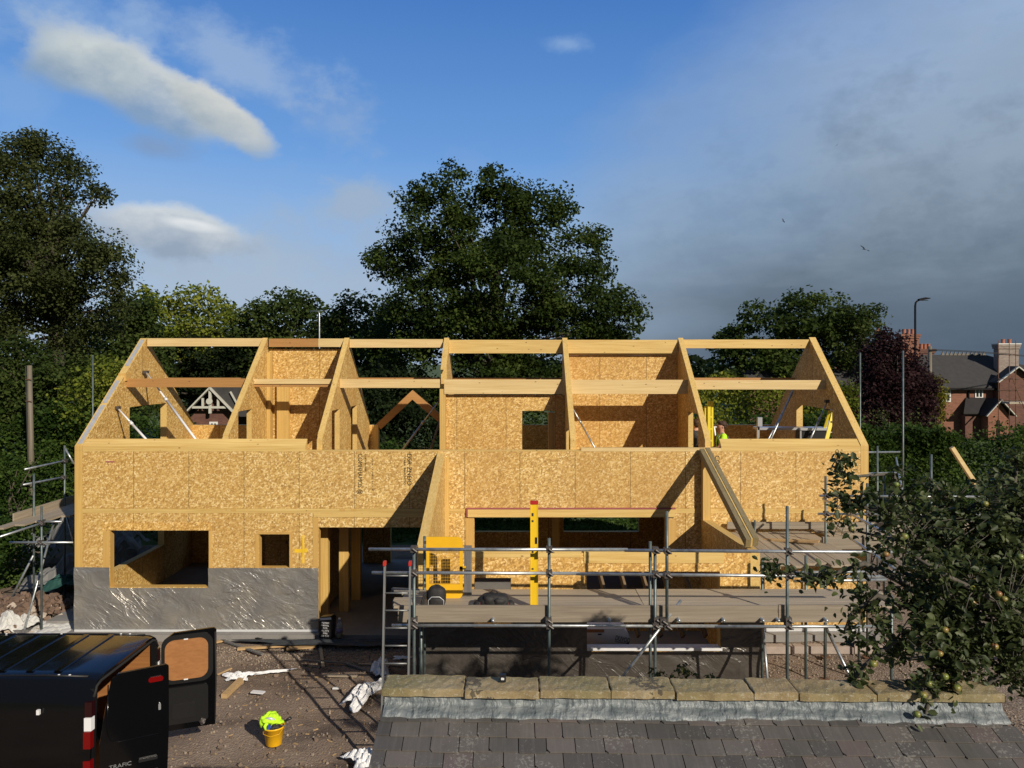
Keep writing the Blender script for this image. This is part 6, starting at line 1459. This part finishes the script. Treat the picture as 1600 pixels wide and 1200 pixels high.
window(t, X(1472, D), X(1485, D), D, Z(628, D), Z(608, D)); window(t, X(1523, D), X(1535.5, D), D, Z(622, D), Z(607, D), 2, False)
b = B(); b.tube((X(1512.5, D), D-.08, 0), (X(1512.5, D), D-.08, ze), .07, 8); b.build('downpipe', 'black_paint', t)
b = B(); b.box(xa-.3, xb, D-k-.12, D-k, ze-.2, ze-.06); b.build('gutter', 'black_paint', t)
chimney(t, 1561, 1592, 538, 600, D+1.2, 'brick_pale', 2, .7, 'white_paint'); chimney(t, 1409, 1436, 522, 590, D+3, 'brick_red', 3, .7); chimney(t, 1437, 1460, 545, 590, D+4, 'brick_dark', 3, .7)
D2 = 59.2; b = B(); p0, p1 = W(1560, 592, D2), W(1640, 592, D2); ap = W(1586, 574, D2)
gx0, gx1 = X(1562, D2), X(1612, D2); b.prism([(gx0, D2, 0), (gx1, D2, 0), (gx1, D2, Z(594, D2)), ((gx0+gx1)/2, D2, Z(574, D2)), (gx0, D2, Z(594, D2))], (0, .79, 0)); b.build('wing_wall', 'brick_dark', t)
for (a, s) in ((gx0-.3, 1), (gx1+.3, -1)):
    b = B(); b.beam((a, D2-.3, Z(597, D2)), ((gx0+gx1)/2, D2-.3, Z(573, D2)), .08, .22, (0, 1, 0)); b.build('bargeboard', 'barge_white', t)
b = B(); gable_roof(b, gx0, gx1, D2, D2+.6, Z(594, D2), Z(574, D2), .3, .1, 'y'); b.build('wing_roof', 'roof_slate', t)
# porch: pitched roof with a brick gable
D3 = 58.4; px0, px1 = X(1544, D3), X(1576, D3); b = B(); b.prism([(px0, D3, 0), (px1, D3, 0), (px1, D3, Z(648, D3)), ((px0+px1)/2, D3, Z(626, D3)), (px0, D3, Z(648, D3))], (0, 1.55, 0)); b.build('porch_wall', 'brick_red', t)
b = B(); q0 = X(1513, D3); b.prism([(q0, D3+.6, Z(648, D3)), (px0+.3, D3+.6, Z(648, D3)), ((px0+px1)/2, D3+1.55, Z(624.5, D3)), (X(1528, D3), D3+1.55, Z(624.5, D3))], (0, 0, .1)); b.prism([(px0-.35, D3-.3, Z(650, D3)), (px0-.35, D3+1.5, Z(650, D3)), ((px0+px1)/2, D3+1.5, Z(625, D3)), ((px0+px1)/2, D3-.3, Z(625, D3))], (0, 0, .1))
b.prism([(px1+.35, D3-.3, Z(650, D3)), (px1+.35, D3+1.5, Z(650, D3)), ((px0+px1)/2, D3+1.5, Z(625, D3)), ((px0+px1)/2, D3-.3, Z(625, D3))], (0, 0, .1)); b.build('porch_roof', 'roof_tile_dark', t)
for a in (px0-.35, px1+.35):
    b = B(); b.beam((a, D3-.35, Z(650, D3)), ((px0+px1)/2, D3-.35, Z(624.5, D3)), .06, .16, (0, 1, 0)); b.build('bargeboard', 'barge_white', t)
b = B(); b.box(q0+.3, px0, D3+.9, D3+1.58, 0, Z(650, D3)); b.build('porch_side', 'brick_dark', t)
b = B(); b.prism([(X(1557, D3), D3-.02, 0), (X(1562, D3), D3-.02, 0), (X(1562, D3), D3-.02, Z(658, D3)), (X(1559.5, D3), D3-.02, Z(655, D3)), (X(1557, D3), D3-.02, Z(658, D3))], (0, -.03, 0)); b.build('porch_window', 'glass_dark', t)
st = [(X(px, 54), 54, -.17, Z(py, 54)) for px, py in ((1560, 532), (1577, 530), (1587, 532), (1604, 540))]
lg = [((X(1558, 54), 53.9, Z(py, 54)), (X(1640, 54), 53.9, Z(py, 54))) for py in (592, 610, 626)]+[((X(1560, 54), 53.9, Z(554, 54)), (X(1592, 54), 53.9, Z(555, 54)))]
scaffold('house_scaffold', (X(1580, 54), 54, -.17), 'slender rusty scaffold round the pale chimney of the brick house', st, lg, [('board', 'timber_board', (X(1576, 54), X(1640, 54), 53.9, 54.8, Z(631, 54), Z(628, 54)))], [((X(1578, 54), 53.8, Z(588, 54)), (X(1602, 54), 53.8, Z(650, 54)))], 'rust')
# gabled slate building left of the beech, with a long low roof
D = 78; t = thing('gabled_cottage', W(1330, 640, D), 'dark slate roofed cottage end between the domed tree and the copper beech', 'cottage')
gx0, gx1 = X(1298, D), X(1334, D); b = B(); b.prism([(gx0, D, 0), (gx1, D, 0), (gx1, D, Z(580, D)), ((gx0+gx1)/2, D, Z(556, D)), (gx0, D, Z(580, D))], (0, 6, 0)); b.build('wall', 'brick_dark', t)
b = B(); gable_roof(b, gx0, gx1, D, D+6, Z(580, D), Z(556, D), .4, .15, 'y'); q = X(1420, D)
b.prism([((gx0+gx1)/2, D+1, Z(553, D)), (q, D+1, Z(553, D)), (q, D-.2, Z(582, D)), (gx1+.3, D-.2, Z(582, D))], (0, 0, .1)); b.build('roof', 'roof_slate', t)
b = B(); b.box(gx1, q, D, D+5, 0, Z(582, D)); b.build('wall', 'brick_dark', t)
chimney(t, 1369, 1376, 516, 560, D+2, 'brick_red', 1)
D = 70; t = thing('long_barn', W(1230, 640, D), 'long low slate roof seen through the right hand bay', 'barn')
b = B(); x0, x1 = X(1170, D), X(1352, D); b.prism([(x0, D, Z(606, D)), (x1, D, Z(606, D)), (x1, D+2.5, Z(580, D+2.5)), (x0, D+2.5, Z(580, D+2.5))], (0, 0, .12)); b.build('roof', 'roof_slate', t)
b = B(); b.box(x0+.2, x1-.2, D+.3, D+5, 0, Z(607, D)); b.build('wall', 'brick_dark', t)
# cottage with white bargeboards seen through the left bay
D = 42; t = thing('bargeboard_cottage', W(330, 700, D), 'small brick cottage gable with ornate cream bargeboards seen through the left bay', 'cottage')
ax = X(328, D); az = Z(606, D); lx = X(288, D); rx = X(368, D); ez = Z(647, D)
b = B(); b.prism([(lx+.15, D+.5, 0), (rx-.15, D+.5, 0), (rx-.15, D+.5, ez-.2), (ax, D+.5, az-.35), (lx+.15, D+.5, ez-.2)], (0, 5, 0)); b.build('wall', 'brick_dark', t)
for (a) in (lx, rx):
    b = B(); b.beam((a, D, ez), (ax, D, az), .08, .24, (0, 1, 0)); b.build('bargeboard', 'barge_white', t)
b = B(); zb_ = Z(636.5, D); b.box(X(300, D), X(356, D), D, D+.08, zb_-.06, zb_+.06); b.box(ax-.07, ax+.07, D-.02, D+.1, Z(646, D), az); 
for px in (316.5, 340.5): b.box(X(px, D)-.06, X(px, D)+.06, D, D+.07, zb_+.06, Z(622, D))
b.path([(ax, D-.05, Z(627, D)), (ax, D-.12, Z(627, D))], [.17, .17], 16); b.build('gable_truss', 'barge_white', t)
b = B(); q = X(460, D)
b.prism([(ax, D+.1, az+.03), (q, D+.1, az+.03), (q, D+.1, az+.03), (rx+.2, D+.1, ez-.15)][:2]+[(q, D+.1, ez-.15), (rx+.2, D+.1, ez-.15)], (0, 3.0, .0)); b.build('roof', 'roof_slate', t)
b = B(); b.prism([(lx-.1, D+.1, ez-.05), (ax, D+.1, az+.06), (ax, D+5, az+.06), (lx-.1, D+5, ez-.05)], (0, 0, .08)); b.build('roof', 'roof_slate', t)
b = B(); b.beam((X(360, D), D+.0, Z(612, D)), (X(371, D), D, Z(632, D)), .08, .1, (0, 1, 0)); b.box(X(374, D), X(376, D), D-.02, D+.06, Z(634, D), Z(622, D)); b.build('dormer_trim', 'barge_white', t)
window(t, X(322, D), X(335, D), D+.5, Z(672, D), Z(660, D), 2, False)

# street lamps and poles
def lamp(px, top, D, label, m, arm=1, dbl=False):
    x = X(px, D); zt = Z(top, D); t = thing('street_lamp', (x, D, -.17), label, 'street lamp')
    b = B(); b.path([(x, D, -.17), (x, D, 1.6), (x, D, 1.62), (x, D, zt-.35), (x+.03*arm, D, zt-.15), (x+.12*arm, D, zt-.05), (x+.25*arm, D, zt)], [.11, .11, .075, .06, .055, .05, .045], 10); b.build('pole', m, t, True)
    b = B(); b.prism([(x+.2*arm, D-.12, zt-.05), (x+.85*arm, D-.10, zt+.08), (x+.88*arm, D-.10, zt+.13), (x+.55*arm, D-.12, zt+.16), (x+.2*arm, D-.12, zt+.08)], (0, .24, 0)); b.build('lamp_head', m, t)
    b = B(); b.box(x+.35*arm, x+.75*arm, D-.08, D+.08, zt-.03, zt-.005); b.build('lens', 'glass_dark', t); return t
lamp(1430, 469, 46, 'tall black street lamp standing in front of the brick houses', 'black_paint')
D = 33; x = X(499, D); t = thing('street_lamp', (x, D, -.17), 'pale street lamp just showing above the ridge on the left', 'street lamp')
b = B(); b.path([(x, D, -.17), (x, D, Z(490, D)), (x-.05, D, Z(487, D))], [.05, .035, .03], 10); b.build('pole', 'galv', t, True)
b = B(); b.blob((x-.2, D, Z(486.5, D)), (.26, .09, .035), 1, 12, 6); b.build('lamp_head', 'galv_old', t, True)
D = 48; x = X(1453, D); t = thing('utility_pole', (x, D, -.17), 'wooden utility pole with insulators beside the golden conifer', 'utility pole')
b = B(); b.tube((x, D, -.17), (x, D, Z(541, D)), .15, 12, .11); b.build('pole', 'pole_wood', t, True)
b = B(); b.box(x-.1, x+.35, D-.15, D-.1, Z(549, D), Z(546, D)); b.build('crossarm', 'black_paint', t)
for k in range(2):
    b = B(); pts = []
    for i in range(13):
        f = i/12; px = 1456+f*180; pts.append(W(px, 546+k*1.5+f*13+8*(f*f-f)*1.0, 48+f*9))
    b.path(pts, .02, 5); b.build('wire', 'cord', t)
D = 25; t = thing('telegraph_pole', (X(47, D), D, -.17), 'weathered wooden pole rising behind the left scaffold', 'pole')
b = B(); b.path([(X(51, D), D, -.17), (X(48.5, D), D, 3.0), (X(46, D), D, Z(571, D))], [.10, .088, .072], 12); b.build('pole', 'pole_wood', t, True)
b = B(); b.path([(X(44, D)-.02, D-.1, Z(572, D)), (X(49, D)-.02, D-.12, 2.0)], .012, 5); b.build('cable', 'cord', t)
for py in (593, 627):
    b = B(); b.box(X(43, D), X(53, D), D-.12, D-.1, Z(py, D), Z(py-1, D)); b.build('step_iron', 'rust', t)

# ------------------------------------------------------------------ birds
def bird(px, py, D, span, roll, yaw, label):
    c = W(px, py, D); t = thing('bird', tuple(c), label, 'bird'); M = Euler((roll, 0, yaw)).to_matrix(); k = span
    P = lambda x, y, z: c+M @ Vector((x*k, y*k, z*k))
    vs = [P(.22, 0, .0), P(.10, .035, .02), P(.10, -.035, .02), P(-.12, .03, .01), P(-.12, -.03, .01), P(-.28, .05, 0), P(-.28, -.05, 0), P(.05, 0, -.03), P(.0, .5, .12), P(-.12, .48, .10), P(.12, .25, .10), P(-.06, .25, .07), P(.0, -.5, .12), P(-.12, -.48, .10), P(.12, -.25, .10), P(-.06, -.25, .07), P(-.1, 0, .04)]
    b = B(); b.add(vs, [(0, 1, 7), (0, 7, 2), (0, 16, 1), (0, 2, 16), (1, 16, 3), (2, 4, 16), (3, 16, 5), (4, 6, 16), (5, 16, 6), (7, 1, 3), (7, 4, 2), (7, 3, 4), (3, 5, 6, 4), (1, 10, 11, 3), (10, 8, 9, 11), (2, 4, 15, 14), (14, 15, 13, 12)]); b.build('bird_body', 'black_plastic', t, fix=False)
bird(1351, 390, 45, .72, R(35), R(30), 'dark bird gliding nearest above the round tree')
bird(1308, 226.5, 70, .62, R(-50), R(70), 'tiny bird highest in the grey cloud')
bird(1224, 345.5, 75, .6, R(50), R(10), 'tiny bird left of the gliding one')
